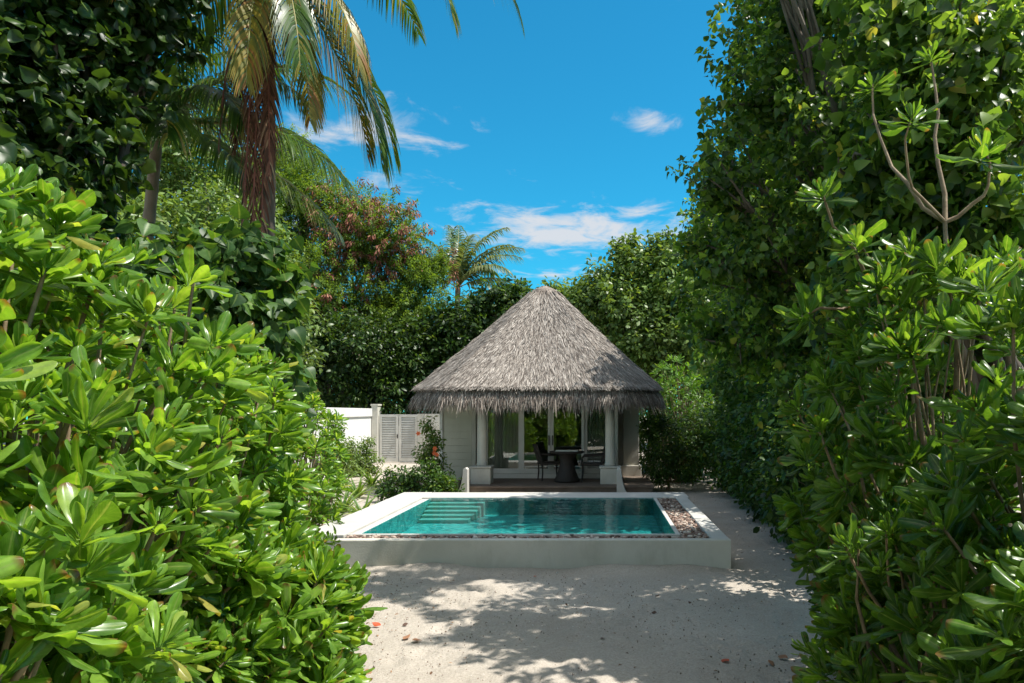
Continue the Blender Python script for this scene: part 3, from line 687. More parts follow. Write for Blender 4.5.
    # columns
    for x in (-2.80, .24):
        c = Geo().lathe([(.128, DZ+.42), (.135, DZ+.46), (.118, DZ+.50), (.112, DZ+1.3), (.104, 2.25)], x, 16.62, 28)
        co = B(c, 'column', M['white'], smooth=True)
        p = Geo().box(x-.235, x+.235, 16.385, 16.855, DZ+.004, DZ+.38); p.box(x-.255, x+.255, 16.365, 16.875, DZ+.383, DZ+.425)
        B(p, 'plinth', M['white'], co, bevel=.012)
    # tapering cheek walls beside the steps
    for x, s in ((-2.98, -1), (.38, 1)):
        pr = [(x, .0), (x+s*.30, .0), (x+s*.20, .16), (x+s*.13, .42), (x+s*.10, .66), (x+s*.04, .70), (x, .66)]
        if s < 0: pr = pr[::-1]
        B(Geo().extrude_y(pr, 15.72, 15.95), 'cheek_wall', M['coping'], bevel=.01)
    B(Geo().box(-2.6, .02, 15.66, 15.98, -.1, .13), 'entrance_step', M['deck'], bevel=.01)
    # boarded left wall and its return
    g = Geo(); nb = 13
    for k in range(nb):
        z0 = DZ+.003+k*.172; g.box(-3.94, -3.22, 17.56+.004*(k % 2), 17.62, z0, z0+.166)
    g.box(-3.93, -3.22, 17.585, 17.66, DZ+.003, 2.5)
    B(g, 'boarded_wall', M['wood_white'])
    B(Geo().box(-4.02, -3.943, 17.53, 17.66, DZ+.003, 2.5), 'corner_post', M['frame'], bevel=.008)
    g = Geo(); g.box(-3.217, -2.953, 17.86, 18.1, DZ+.003, 2.5); g.box(-3.217, -3.12, 17.56, 17.857, DZ+.003, 2.5); g.box(-4.02, -3.9, 17.663, 22.1, DZ+.003, 2.5)
    g.box(-3.897, .9, 22.0, 22.1, DZ+.003, 2.5); g.box(.80, .9, 19.16, 21.997, DZ+.003, 2.5)
    g.box(-2.95, .21, 17.87, 18.05, 2.26, 2.35); g.box(.40, .46, 18.1, 19.0, DZ+.003, 2.5); g.box(.463, .618, 18.9, 19.0, DZ+.003, 2.5)
    B(g, 'wall', M['white'])
    g = Geo(); g.box(-3.89, .79, 21.93, 21.99, DZ+.01, 2.5); g.box(-3.11, .79, 18.1, 21.92, 2.31, 2.34)
    g.box(-3.115, -3.07, 18.2, 21.9, DZ+.01, 2.3); g.box(.74, .795, 19.3, 21.9, DZ+.01, 2.5)
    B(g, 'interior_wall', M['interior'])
    # right hand wall pier
    p = B(Geo().box(.62, 1.04, 18.66, 19.13, DZ+.28, 2.5), 'wall_pier', M['white'], bevel=.012)
    B(Geo().box(.56, 1.10, 18.60, 19.19, .0, DZ+.277), 'plinth', M['white'], p, bevel=.012)
    g = Geo(); g.box(.213, .46, 17.9, 18.08, DZ+.003, 2.5)
    B(g, 'door_jamb', M['frame'], bevel=.008)
    p = B(Geo().box(1.45, 1.68, 20.3, 20.53, .42, 2.5), 'outer_post', M['white'], bevel=.012)
    B(Geo().box(1.39, 1.74, 20.24, 20.59, .0, .417), 'plinth', M['white'], p, bevel=.012)
    # glazed sliding doors
    ed = [-2.95, -2.02, -1.26, -.40, .212]
    B(Geo().box(-3.115, .21, 17.88, 18.06, DZ+.004, DZ+.122), 'door_sill', M['frame'], bevel=.008)
    for k in range(4):
        x0, x1 = ed[k], ed[k+1]; yy = 17.92+(.06 if k in (0, 3) else 0); w = .075; g = Geo()
        g.box(x0, x0+w, yy, yy+.05, DZ+.125, 2.255); g.box(x1-w, x1-.004, yy, yy+.05, DZ+.125, 2.255)
        g.box(x0+w, x1-w, yy+.002, yy+.048, DZ+.126, DZ+.25); g.box(x0+w, x1-w, yy+.002, yy+.048, 2.18, 2.253)
        d = B(g, 'glass_door', M['frame'], bevel=.004)
        B(Geo().box(x0+w, x1-w, yy+.02, yy+.028, DZ+.25, 2.18), 'pane', M['glass'], d)
        if k in (1, 2):
            hx = x1-.045 if k == 1 else x0+.045
            B(Geo().box(hx-.012, hx+.012, yy-.035, yy-.002, DZ+.85, DZ+1.1), 'handle', M['dark_wicker'], d)
    return r
pavilion()

def curtain(x0, x1, y, label):
    n = 60; xs = np.linspace(x0, x1, n); v = []
    for z in np.linspace(DZ+.02, 2.28, 8):
        for k, x in enumerate(xs):
            s = (k/n)*9*6.28
            v.append((x, y+.035*math.sin(s)+.015*math.sin(s*.37+z), z))
    g = Geo(); g.add(v, [(j*n+i, j*n+i+1, (j+1)*n+i+1, (j+1)*n+i) for j in range(7) for i in range(n-1)])
    o = g.build('curtain', M['curtain'], smooth=True); tag(o, label, 'curtain', 'curtains behind the pavilion glass')
    sm = o.modifiers.new('Solidify', 'SOLIDIFY'); sm.thickness = .004
curtain(-2.87, -2.1, 18.09, 'pale curtain drawn behind the glass beside the boarded wall')
curtain(-.33, .16, 18.09, 'narrower pale curtain behind the glass beyond the dark chair')

def furniture():
    tx, ty = P(567, 452, 17.0)[:2]
    t = thing('pedestal_table', 'dark round table with flared pedestal on the pavilion deck', 'table', (tx, ty, DZ+.006))
    b = (tx, ty, 0)
    Geo().lathe([(.30, DZ+.008), (.31, DZ+.05), (.22, DZ+.25), (.17, DZ+.48), (.20, DZ+.64), (.26, DZ+.70)], tx, ty, 28).build('pedestal', M['dark_wicker'], t, (tx, ty, DZ+.006), True)
    Geo().lathe([(.40, DZ+.703), (.425, DZ+.715), (.425, DZ+.74), (.41, DZ+.75)], tx, ty, 36).build('tabletop', M['dark_wicker'], t, (tx, ty, DZ+.006))
    c = Geo(); n = 20; v = []
    for i in range(n+1):
        for j in range(n+1):
            x = -.27+.54*i/n; y = -.24+.48*j/n
            v.append((tx+x, ty+y, DZ+.756+.012*math.sin(x*17+1)*math.sin(y*14)+.012))
    c.add(v, [(i*(n+1)+j, (i+1)*(n+1)+j, (i+1)*(n+1)+j+1, i*(n+1)+j+1) for i in range(n) for j in range(n)])
    o = c.build('light_patch', M['curtain'], smooth=True); sm = o.modifiers.new('Solidify', 'SOLIDIFY'); sm.thickness = .012  # pale sheet laid in for the lit patch on the table top
    tag(o, 'pale sheet standing for the patch of light on the dark round table', 'light patch')
    # armchair facing -x in local coordinates
    r = thing('armchair', 'dark woven armchair right of the round table', 'chair', (0, 0, 0), 'dark armchairs at the round table')
    g = Geo(); g.box(-.27, .25, -.26, .26, .40, .455); g.build('seat', M['dark_wicker'], r, bevel=.015)
    g = Geo(); g.add([(.20, -.25, .46), (.26, -.25, .46), (.26, .25, .46), (.20, .25, .46), (.34, -.23, .90), (.385, -.23, .90), (.385, .23, .90), (.34, .23, .90)],
                     [(0, 3, 2, 1), (4, 5, 6, 7), (0, 1, 5, 4), (1, 2, 6, 5), (2, 3, 7, 6), (3, 0, 4, 7)])
    g.build('backrest', M['dark_wicker'], r, bevel=.012)
    for sx in (-.24, .22):
        for sy in (-.23, .23):
            Geo().tubes(np.array([[(sx*1.08, sy*1.04, 0), (sx, sy, .2), (sx, sy, .405)]]), [[.016, .02, .022]], 8).build('leg', M['dark_wicker'], r)
    for sy in (-.28, .28):
        Geo().tubes(np.array([[(-.25, sy, .40), (-.26, sy, .56), (-.20, sy, .63), (.05, sy, .64), (.28, sy, .66)]]), [[.018, .02, .022, .022, .018]], 8).build('armrest', M['dark_wicker'], r, smooth=True)
    r.location = (tx+.62, ty+.05, DZ+.006)
    c = r.copy(); C.objects.link(c)
    for ch in list(r.children):
        k = ch.copy(); C.objects.link(k); k.parent = c
    c.location = (tx-.46, ty+.42, DZ+.006); c.rotation_euler = (0, 0, math.pi+.3)
    c['label'] = 'dark woven armchair left of the round table'
furniture()

# ------------------------------------------------------------------ garden wall, gate
def garden_walls():
    Y = 26.6; f = lambda px: (px-CX)*Y/F
    b = (f(352), Y, 0)
    w = thing('garden_wall', 'white garden wall with a raised cap left of the louvred gate', 'wall', b)
    ax, ay, bx, by = -7.3, 15.5, f(371.5), Y+.05       # the wall runs back along the path
    dx, dy = bx-ax, by-ay; ln = math.hypot(dx, dy); nx, ny = -dy/ln, dx/ln
    def run(a_, t0, t1): return [(ax+nx*t0, ay+ny*t0), (bx+nx*t0, by+ny*t0), (bx+nx*t1, by+ny*t1), (ax+nx*t1, ay+ny*t1)]
    Geo().prism(run(0, 0, .2), -.1, 1.78).build('wall_panel', M['white_paint'], w, b)
    Geo().prism(run(0, -.05, .25), 1.783, 2.08).build('wall_cap', M['white_paint'], w, b, bevel=.01)
    b = (f(375), Y, 0)
    p = thing('gate_pillar', 'grey white pillar between the garden wall and the louvred gate', 'pillar', b)
    Geo().box(f(372.5), f(378.5), Y-.12, Y+.3, -.1, 2.18).build('shaft', M['white'], p, b)
    Geo().box(f(371.7), f(379.3), Y-.15, Y+.33, 2.183, 2.25).build('cap', M['white'], p, b, bevel=.01)
    b = (f(398), Y, 0)
    g = thing('louvred_gate', 'pale painted double gate of horizontal louvres with two leaves', 'gate', b)
    for x0, x1 in ((f(379.5), f(398.3)), (f(398.9), f(417.5))):
        fr = Geo(); w_ = .09
        fr.box(x0, x0+w_, Y, Y+.06, .06, 1.86); fr.box(x1-w_, x1, Y, Y+.06, .06, 1.86)
        fr.box(x0+w_, x1-w_, Y+.002, Y+.058, .062, .2); fr.box(x0+w_, x1-w_, Y+.002, Y+.058, 1.76, 1.858)
        lf = fr.build('gate_leaf', M['gatepaint'], g, b)
        s = Geo()
        for k in range(17):
            z = .225+k*.0905
            v = [(x, y, zz) for x in (x0+w_, x1-w_) for y, zz in ((Y+.005, z), (Y+.012, z-.006), (Y+.055, z+.062), (Y+.048, z+.068))]
            s.add(v, [(0, 1, 2, 3), (7, 6, 5, 4), (0, 4, 5, 1), (1, 5, 6, 2), (2, 6, 7, 3), (3, 7, 4, 0)])
        s.box(x0+w_, x1-w_, Y+.066, Y+.075, .2, 1.76)
        s.build('louvre', M['gatepaint'], lf, b)
    Geo().box(f(397.2), f(397.9), Y-.06, Y-.003, .95, 1.1).build('handle', M['dark_wicker'], g, b)
    b = (f(430), Y-.1, 0)
    w = thing('side_wall', 'white boundary wall between the louvred gate and the pavilion', 'wall', b)
    Geo().box(f(418.3), f(452), Y-.1, Y+.1, -.1, 1.88).build('wall_panel', M['white'], w, b)
    Geo().box(f(424.5), f(426.2), Y-.14, Y-.103, -.1, 1.88).build('batten', M['white'], w, b)
    # far right piece of wall seen through the hedge
garden_walls()

# ------------------------------------------------------------------ left foreground
LB = 'broad leaved shrubs of the left hedge'
rosette_shrub('beach_shrub', 'tall bright green shrub nearest the camera at left, huge glossy leaves', -2.0, 1.65, .84, 2.4, 340, .18, 24, V_SPAT_HI, M['scaevola'], LB, face=(.8, -.5, .3))
rosette_shrub('beach_shrub', 'tallest bright shrub of the left hedge, rising under the dark trunk', -2.5, 2.75, .98, 2.92, 400, .18, 24, V_SPAT_HI, M['scaevola'], LB, face=(.8, -.5, .3))
rosette_shrub('beach_shrub', 'bright shrub of the left hedge leaning out furthest over the sand', -2.0, 3.45, .80, 1.5, 320, .18, 24, V_SPAT_HI, M['scaevola'], LB, face=(.8, -.5, .3))
rosette_shrub('beach_shrub', 'bright shrub in the middle of the left hedge below the heart leaved bush', -2.8, 4.45, .88, 2.65, 350, .17, 22, V_SPAT_MID, M['scaevola'], LB, face=(.8, -.5, .3))
rosette_shrub('beach_shrub', 'bright shrub of the left hedge just in front of the one by the coping', -3.56, 5.8, .86, 1.95, 290, .165, 20, V_SPAT_MID, M['scaevola'], LB, face=(.8, -.5, .3))
rosette_shrub('beach_shrub', 'low bright shrub at the sand edge before the pool corner', -2.72, 4.95, .55, 1.15, 130, .16, 18, V_SPAT_MID, M['scaevola'], LB, face=(.8, -.5, .3))
rosette_shrub('beach_shrub', 'small bright shrub against the front corner of the left coping', -3.5, 7.35, .66, 2.0, 200, .155, 18, V_SPAT_MID, M['scaevola'], LB, face=(.8, -.5, .3))
rosette_shrub('beach_shrub', 'farthest bright shrub on the left, beside the long pool coping', -4.5, 10.3, .70, 2.5, 220, .16, 17, V_SPAT_MID, M['scaevola'], LB, face=(.8, -.5, .3))
rosette_shrub('beach_shrub', 'bright shrub deep in the left hedge behind the nearest one', -3.6, 3.7, .9, 2.6, 180, .18, 17, V_SPAT_MID, M['scaevola'], LB, face=(.8, -.5, .3))

tree('heart_leaf_bush', 'large heart leaved bush behind the bright left hedge', (-3.9, 6.5, 0),
     [(P(150, 275, 6.3), .5), (P(225, 262, 6.6), .3), (P(256, 262, 6.7), .32), (P(268, 300, 6.7), .28), (P(208, 270, 6.4), .40), (P(232, 315, 6.4), .38), (P(175, 340, 6.5), .5), (P(258, 345, 6.5), .24), (P(210, 300, 6.2), .25), (P(95, 262, 6.4), .38), (P(262, 400, 6.6), .33), (P(60, 300, 6.2), .5)],
     .05, 1.2, M['heart_big'], V_HEART_BIG, .155, 20, 10, .42, M['twig'], .75, 3, cat='bush', uv=True, droop=.9, nsub=8, upw=.45, jit=.55)

# dark tree at the left edge
tree('shade_tree', 'dark shady tree with dark trunk at the left edge', (-4.75, 6.6, 0),
     [(P(40, 60, 6.2), .7), (P(85, 85, 6.5), .55), (P(50, 150, 6.0), .55), (P(130, 10, 6.8), .5), (P(75, 160, 6.6), .35), (P(10, 210, 6.2), .5), (P(-40, 120, 5.6), .8), (P(60, -60, 6.3), 1.0), (P(110, -70, 6.5), .8), (P(-80, 0, 5.8), .9), (P(0, -180, 6.5), 1.2), (P(90, -170, 6.6), 1.0)],
     .16, 2.6, M['dark'], V_HEART_HI, .12, 14, 19, .5, M['bark'], .75, 5, droop=.55, nsub=8, jit=.8)

# coconut palm with the crown above the frame
def palm(name, label, base, crown, tr, fronds, bark=None):
    root = thing(name, label, 'palm tree', base)
    base = np.array(base, float); crown = np.array(crown, float)
    b = Geo(); t = np.linspace(0, 1, 90); pts = base+(crown-base)*t[:, None]
    pts[:, 0] += .12*np.sin(t*math.pi); b.tubes(pts[None], (tr*(1.25-.45*t)*(1+.07*(np.arange(90) % 3 == 0)+.02*rng.normal(size=90)))[None], 12)
    b.build('trunk', bark or M['bark_pale'], root, base, True)
    for fr in fronds:
        g = Geo(); kw = dict(fr); m, rm = kw.pop('m'); gr = Geo()
        off = kw.pop('off', (0, 0, 0))
        frond_geo(g, gr, crown+np.array(off), **kw)
        # leaf and rachis share one mesh with two materials
        n0 = g.n; g.add(np.concatenate(gr.v), np.concatenate(gr.q), mi=1)
        g.build('frond', [M[m], M[rm]], root, base, True)
    return root
gr_, yl_, dr_ = ('frond', 'rachis'), ('frond_yellow', 'rachis'), ('frond_dry', 'rachis_dry')
R = math.radians
PC = P(266, -58, 7.6)
FR = []
def fr(m, az, el, length, bend, **k): FR.append(dict(m=m, az=R(az), el=R(el), length=length, bend=R(bend), **k))
fr(gr_, -6, -46, 2.85, 44, nleaf=90, ll=.55, hang=.95, lw=.024)
fr(gr_, -8, 14, 2.65, 108, nleaf=90, ll=.5, hang=.9, lw=.024)
fr(gr_, 0, 22, 3.3, 108, nleaf=96, ll=.5, hang=.9, lw=.024)
fr(yl_, -60, -12, 2.3, 76, nleaf=70, ll=.45, hang=.95, lw=.024)
fr(yl_, -25, -30, 2.2, 58, nleaf=70, ll=.45, hang=.95, lw=.024)
fr(yl_, 40, -46, 2.4, 42, nleaf=70, ll=.5, hang=.95, lw=.024)
fr(yl_, -75, -52, 2.2, 34, nleaf=70, ll=.42, hang=.95, lw=.024)
fr(yl_, -35, -58, 2.3, 30, nleaf=70, ll=.42, hang=.95, lw=.024)
fr(gr_, -50, -40, 2.2, 46, nleaf=70, ll=.45, hang=.95, lw=.024)
fr(gr_, 30, -40, 2.6, 46, nleaf=76, ll=.5, hang=.95, lw=.024)
fr(yl_, -110, -15, 2.2, 70, nleaf=70, ll=.5, hang=.95, lw=.024)
for az, el, ln, bd in ((-90, -83, 3.35, 6), (-75, -86, 3.25, 3), (-110, -82, 3.15, 8), (-60, -76, 2.7, 16), (-150, -72, 2.4, 20), (150, -66, 2.3, 26)):
    fr(dr_, az, el, ln, bd, nleaf=60, ll=.36, hang=.7, lw=.016, fwd=1.2, vee=-.1, ragged=.5, start=.08)
for az, el, ln, bd in ((180, 5, 2.6, 95), (-160, -20, 2.3, 68), (165, -30, 2.3, 58), (180, 30, 2.9, 118), (150, 48, 3.2, 105), (70, 45, 3.2, 100), (-135, 40, 3.0, 105), (205, 65, 3.2, 90), (-100, 55, 3.0, 95)):
    fr(gr_, az, el, ln, bd, nleaf=74, ll=.58, hang=.8, lw=.026)
palm('coconut_palm', 'coconut palm with hanging dry brown fronds at upper left', (P(248, 0, 8.3)[0], 8.3, 0), PC, .07, FR, M['bark'])

# smaller palm with hanging leaflets behind
FR = []; SC_ = P(158, 128, 8.6)
pp_ = ('frond_pale', 'rachis')
for az, el, ln, bd, m_ in ((-15, 38, 2.5, 108, gr_), (5, 12, 2.6, 78, gr_), (8, -12, 2.5, 48, pp_), (-35, 22, 2.3, 95, gr_), (-55, 5, 2.0, 70, gr_), (-30, -10, 2.2, 52, gr_), (15, 55, 2.7, 110, gr_), (-70, 35, 2.2, 112, gr_), (-90, -8, 1.6, 62, pp_),
                           (-140, 25, 2.2, 100, gr_), (180, 45, 2.3, 110, gr_), (200, 12, 2.1, 88, pp_), (-5, 72, 2.7, 105, gr_), (90, 60, 2.2, 100, gr_), (40, 30, 2.6, 100, gr_), (60, 75, 2.5, 95, gr_)):
    fr(m_, az, el, ln, bd, nleaf=70, ll=.58, hang=.8, lw=.03)
palm('young_palm', 'shorter green palm with arching fronds behind the heart leaved bush', (P(88, 0, 9.0)[0], 9.0, 0), SC_, .075, FR)

# far palm beyond the trees
FR = []; FC = P(458, 288, 34)
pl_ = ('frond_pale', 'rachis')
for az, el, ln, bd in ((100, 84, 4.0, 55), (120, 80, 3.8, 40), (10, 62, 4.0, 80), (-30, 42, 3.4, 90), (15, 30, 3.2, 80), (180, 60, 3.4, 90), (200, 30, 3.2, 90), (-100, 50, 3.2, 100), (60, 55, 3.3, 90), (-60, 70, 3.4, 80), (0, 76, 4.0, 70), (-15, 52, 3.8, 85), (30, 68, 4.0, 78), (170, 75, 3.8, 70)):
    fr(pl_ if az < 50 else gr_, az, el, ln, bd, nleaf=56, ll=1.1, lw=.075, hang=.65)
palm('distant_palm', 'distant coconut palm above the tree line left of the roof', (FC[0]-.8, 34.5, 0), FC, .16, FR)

# ------------------------------------------------------------------ background left
FB = (P(325, 400, 31)[0], 31, 0)
r_, p_, u_2 = tree('feathery_tree', 'feathery green tree with clusters of red brown pods', FB,
     [(P(300, 190, 31), 1.8), (P(345, 222, 31), 1.7), (P(385, 240, 30.5), 1.7), (P(415, 285, 30.5), 1.5), (P(330, 290, 30), 2.2), (P(275, 250, 31), 2.2), (P(395, 325, 30), 1.6), (P(290, 155, 32), 1.1), (P(430, 265, 31), .8), (P(255, 190, 32), 1.8)],
     .22, 3.4, M['feather'], V_TINY, .15, 10, 40, .75, M['bark'], .7, 9, droop=.1, nsub=12, upw=1.6, jit=.3)
g = Geo(); cl = lump(p_*.55, 5, 1.6)
sel = (cl > -.2) & (rng.random(len(p_)) < .48) & (p_[:, 0] > P(325, 0, 31)[0]) & (u_2[:, 1] < .6) & (p_[:, 2] > 4.4)
twig_leaves(g, p_[sel]+u_2[sel]*.32, u_2[sel], .42, 20, .22, V_TINY, 1.2, .3, .6, wid=(.5, .8))
g.build('seed_pods', M['pod'], r_, FB, True)

tree('dense_tree', 'dense dark evergreen tree behind the white garden wall', (P(330, 400, 29)[0], 29, 0),
     [(P(300, 345, 28), (2.0, 1.5, 1.6)), (P(360, 350, 28), (1.9, 1.5, 1.5)), (P(410, 365, 28.5), 1.3), (P(330, 385, 28), (2.2, 1.2, 1.2)), (P(270, 380, 28), 1.8), (P(390, 395, 28), 1.1), (P(430, 405, 28.5), 1.0)],
     .2, 1.6, M['dark'], V_ELL, .22, 13, 15, .6, M['bark'], .5, 12)
tree('round_tree', 'round green tree behind the left roof slope', (P(470, 400, 30)[0], 30, 0),
     [(P(465, 335, 29), 1.5), (P(500, 310, 29), 1.2), (P(440, 365, 29), 1.5), (P(480, 375, 28.5), 1.5), (P(520, 300, 30), .8), (P(420, 345, 29), 1.2)],
     .18, 2.4, M['dark'], V_ROUND, .22, 14, 13, .55, M['bark'], .5, 14)
tree('leafy_tree', 'leafy olive green tree right behind the thatched roof', (P(620, 400, 27)[0], 27, 0),
     [(P(600, 300, 26), 1.2), (P(640, 270, 26), 1.05), (P(630, 320, 25.5), 1.5), (P(580, 320, 27), 1.4), (P(668, 285, 25.5), 1.2), (P(655, 350, 25), 1.5), (P(560, 300, 28), .8), (P(625, 250, 26.5), .55), (P(690, 330, 25), 1.6), (P(665, 248, 26), .6)],
     .18, 2.6, M['mid'], V_ROUND, .2, 17, 13, .5, M['bark'], .6, 17)
tree('tall_tree', 'tall dark tree behind the feathery tree at left', (P(215, 400, 20)[0], 20, 0),
     [(P(220, 250, 19), 1.8), (P(180, 330, 18), 1.8), (P(260, 330, 20), 1.6), (P(250, 400, 19), 1.5), (P(140, 250, 18), 1.6), (P(200, 170, 21), 1.6), (P(130, 150, 21), 1.8), (P(60, 200, 20), 2.2)],
     .2, 2.4, M['mid'], V_ELL, .2, 13, 14, .55, M['bark'], .5, 19)
tree('back_tree', 'dark background tree showing below the distant palm', (P(560, 400, 40)[0], 40, 0),
     [(P(480, 350, 40), 3.2), (P(560, 350, 40), 3.0), (P(640, 340, 39), 3.0), (P(720, 320, 38), 3.4), (P(400, 350, 40), 3.0)],
     .3, 2.5, M['dark'], V_ELL, .34, 5, 14, .8, M['bark'], .5, 23)

tree('back_tree', 'low dark background tree far behind the left hedge', (P(150, 400, 44)[0], 44, 0),
     [(P(60, 330, 44), 4.2), (P(160, 340, 43), 4.), (P(270, 350, 42), 3.6), (P(340, 360, 42), 3.2), (P(-30, 300, 43), 4.5)],
     .3, 2.5, M['dark'], V_ELL, .36, 4, 14, .8, M['bark'], .5, 24)
tree('back_tree', 'low dark background tree far behind the right hedge', (P(760, 400, 42)[0], 42, 0),
     [(P(690, 370, 42), 2.8), (P(770, 350, 42), 3.4), (P(860, 340, 42), 3.8), (P(960, 330, 42), 4.), (P(960, 395, 36), 2.4), (P(1040, 380, 36), 2.8), (P(860, 395, 36), 2.2), (P(730, 395, 36), 2.)],
     .3, 2.5, M['dark'], V_ELL, .36, 4, 14, .8, M['bark'], .5, 25)
x_ = P(655, 0, 22.6)[0]
tree('back_shrub', 'dark shrub in the gap behind the outer pavilion post', (x_, 22.6, 0),
     [(P(655, 440, 22.6), 1.0), (P(645, 420, 22.6), .8), (P(690, 430, 22), 1.2), (P(720, 440, 21), 1.2)], .06, .5, M['hedge'], V_ELL, .14, 26, 12, .35, M['twig'], .5, 26, cat='shrub', nsub=5)
# shrubs beside the pavilion
rosette_shrub('bright_shrub', 'bright yellow green shrub in sun behind the right eave', P(682, 0, 19.5)[0], 19.5, 1.0, 3.6, 260, .2, 14, V_SPAT_MID, M['bright'], low=.2)
tree('round_shrub', 'dark green rounded shrub beside the right pavilion corner', (P(668, 0, 17.4)[0], 17.4, 0),
     [(P(668, 440, 17.4), .62), (P(660, 465, 17.3), .5), (P(690, 455, 17.4), .6), (P(655, 425, 17.6), .35), (P(700, 425, 17.6), .5)],
     .04, .35, M['hedge'], V_ELL, .085, 60, 13, .25, M['twig'], .5, 29, cat='shrub', nsub=5)

def hibiscus():
    b = (P(432, 0, 16.4)[0], 16.4, 0)
    r, p, u = tree('hibiscus_bush', 'slender hibiscus bush with orange flowers beside the boarded wall', b,
         [(P(432, 462, 16.4), .27), (P(434, 440, 16.4), .24), (P(428, 425, 16.4), .16), (P(424, 452, 16.3), .2), (P(440, 480, 16.3), .3)],
         .025, .4, M['mid'], V_ELL, .10, 80, 8, .16, M['twig'], .6, 31, cat='shrub', nsub=5)
    for px, py in ((418.5, 433.5), (435, 448.5), (437, 454.5), (434.5, 453), (429, 470)):
        c = P(px, py, 16.1); g = Geo(); a = np.arange(6)*6.28/6
        d = np.stack([np.cos(a), -.6+0*a, np.sin(a)], 1)
        place(g, V_ROUND, np.repeat(c[None], 6, 0), d, np.repeat(np.array([[0, -1., .1]]), 6, 0), np.full(6, .062))
        g.build('flower', M['petal'], r, b, True)
hibiscus()
for x, y, s, lb in ((397, 484, .36, 'low dark shrub at the corner of the pool path'), (424, 480, .42, 'low dark shrub under the hibiscus bush'), (446, 487, .25, 'small dark shrub against the pavilion deck')):
    Y = 15.2 if s != .25 else 15.6; c = P(x, y, Y)
    tree('low_shrub', lb, (c[0], Y, 0), [(c, (s, s*.8, s)), (c+np.array([s*.7, -.1, -.15]), s*.7), (c+np.array([-s*.6, 0, -.2]), s*.65)], .025, .15,
         M['hedge'], V_ELL, .10, 70, 11, .22, M['twig'], .5, 33, cat='shrub', group='low dark shrubs by the pavilion', nsub=4)

def strap_plant(x, y, n, ln, label, m='grass', up=.9, name='strap_plant'):
    g = Geo(); a = rng.uniform(0, 6.28, n); e = rng.uniform(.5, 1.35, n)
    tp = [leaf_tpl([(0, .05), (.3, .075), (.7, .055), (1, .005)], [0, .25, .5, .75, 1], 3, b_, .4) for b_ in (.3, .55, .8)]
    d = np.stack([np.cos(a)*np.cos(e), np.sin(a)*np.cos(e), np.sin(e)], 1)
    pos = np.array([x, y, 0.])+np.stack([np.cos(a), np.sin(a), 0*a], 1)*rng.uniform(0, .07, n)[:, None]
    place(g, tp, pos, d, np.repeat(np.array([[0, 0, 1.]]), n, 0), rng.uniform(.6, 1.1, n)*ln)
    o = g.build(name, M[m], smooth=True, origin=(x, y, 0), loc=(x, y, 0))
    tag(o, label, 'plant', 'strap leaved plants along the path')
    return o
for px, Y, n, ln, lb in ((352, 11.6, 46, .55, 'spiky strap leaved plant at the outer corner of the left coping'), (363, 13.0, 50, .6, 'strap leaved plant midway along the left coping'),
                         (343, 13.6, 44, .65, 'strap leaved plant behind the farthest hedge shrub'), (357, 16.0, 50, .7, 'strap leaved plant in the bed before the garden wall'),
                         (372, 18.4, 50, .7, 'paler strap leaved plant at the foot of the gate pillar'), (340, 17.5, 50, .7, 'strap leaved plant under the white garden wall')):
    strap_plant((px-CX)*Y/F, Y, n, ln, lb)
for k, (px, Y, h, lb) in enumerate(((350, 21, 1.1, 'slim upright shrub in front of the white garden wall'), (366, 21.5, 1.25, 'upright shrub beside the gate pillar'), (335, 19, 1.8, 'leafy upright shrub at the left end of the white wall'))):
    x = (px-CX)*Y/F
    tree('bed_shrub', lb, (x, Y, 0), [(np.array([x, Y, h*.62]), (.26, .26, h*.38)), (np.array([x+.2, Y, h*.3]), (.3, .3, h*.3)), (np.array([x-.25, Y, h*.35]), (.28, .28, h*.3))], .03, .3, M['mid'], V_ELL, .12, 45, 9, .22, M['twig'], .6, 41+k, cat='shrub', nsub=4)

# ------------------------------------------------------------------ right side
tree('sea_hibiscus_tree', 'largest tree on the right, leaning its crown over the sand', (3.7, 8.9, 0),
     [(P(800, 15, 8.6), .9), (P(765, 105, 8.5), .8), (P(722, 185, 8.4), .55), (P(755, 265, 8.5), .8), (P(850, 140, 8.2), 1.2), (P(900, 20, 8.4), 1.2), (P(840, 250, 8.2), 1.0), (P(830, -70, 8.8), .9), (P(725, 330, 9.3), .65), (P(800, 350, 8.8), .9), (P(698, 255, 8.8), .3), (P(735, -150, 7.6), .55), (P(790, -110, 7.4), .7), (P(790, -10, 9.6), .8), (P(860, -60, 9.4), .9)],
     .15, 2.2, M['heart'], V_HEART, .09, 12, 21, .5, M['bark'], .95, 51, droop=.35, nsub=14, jit=.8)
tree('sea_hibiscus_tree', 'tree overhanging the pavilion roof on the right', (3.9, 16.6, 0),
     [(P(765, 300, 15), 1.3), (P(750, 370, 15.5), 1.1), (P(790, 350, 14), 1.2), (P(800, 250, 14.5), 1.4), (P(742, 235, 17), .95), (P(780, 170, 15.5), 1.4), (P(745, 420, 15.5), .8), (P(722, 300, 17), .5), (P(706, 232, 17.2), .7), (P(722, 215, 16.6), .85), (P(700, 250, 16.4), .5), (P(716, 262, 16.9), .5)],
     .17, 2.4, M['heart'], V_HEART, .105, 10, 20, .55, M['bark'], .9, 57, droop=.35, nsub=10, jit=.8)
tree('sea_hibiscus_tree', 'tall tree shading the pool from behind the largest right tree', (4.1, 12.3, 0),
     [(P(775, 170, 12.2), 1.1), (P(760, 240, 11.6), .95), (P(820, 150, 12.5), 1.3), (P(765, 310, 12), .9), (P(745, 250, 13.6), .9), (P(800, 80, 12), 1.2), (P(850, 240, 12), 1.3)],
     .17, 2.6, M['heart'], V_HEART, .105, 9, 20, .55, M['bark'], .9, 55, droop=.35, nsub=10, jit=.8)
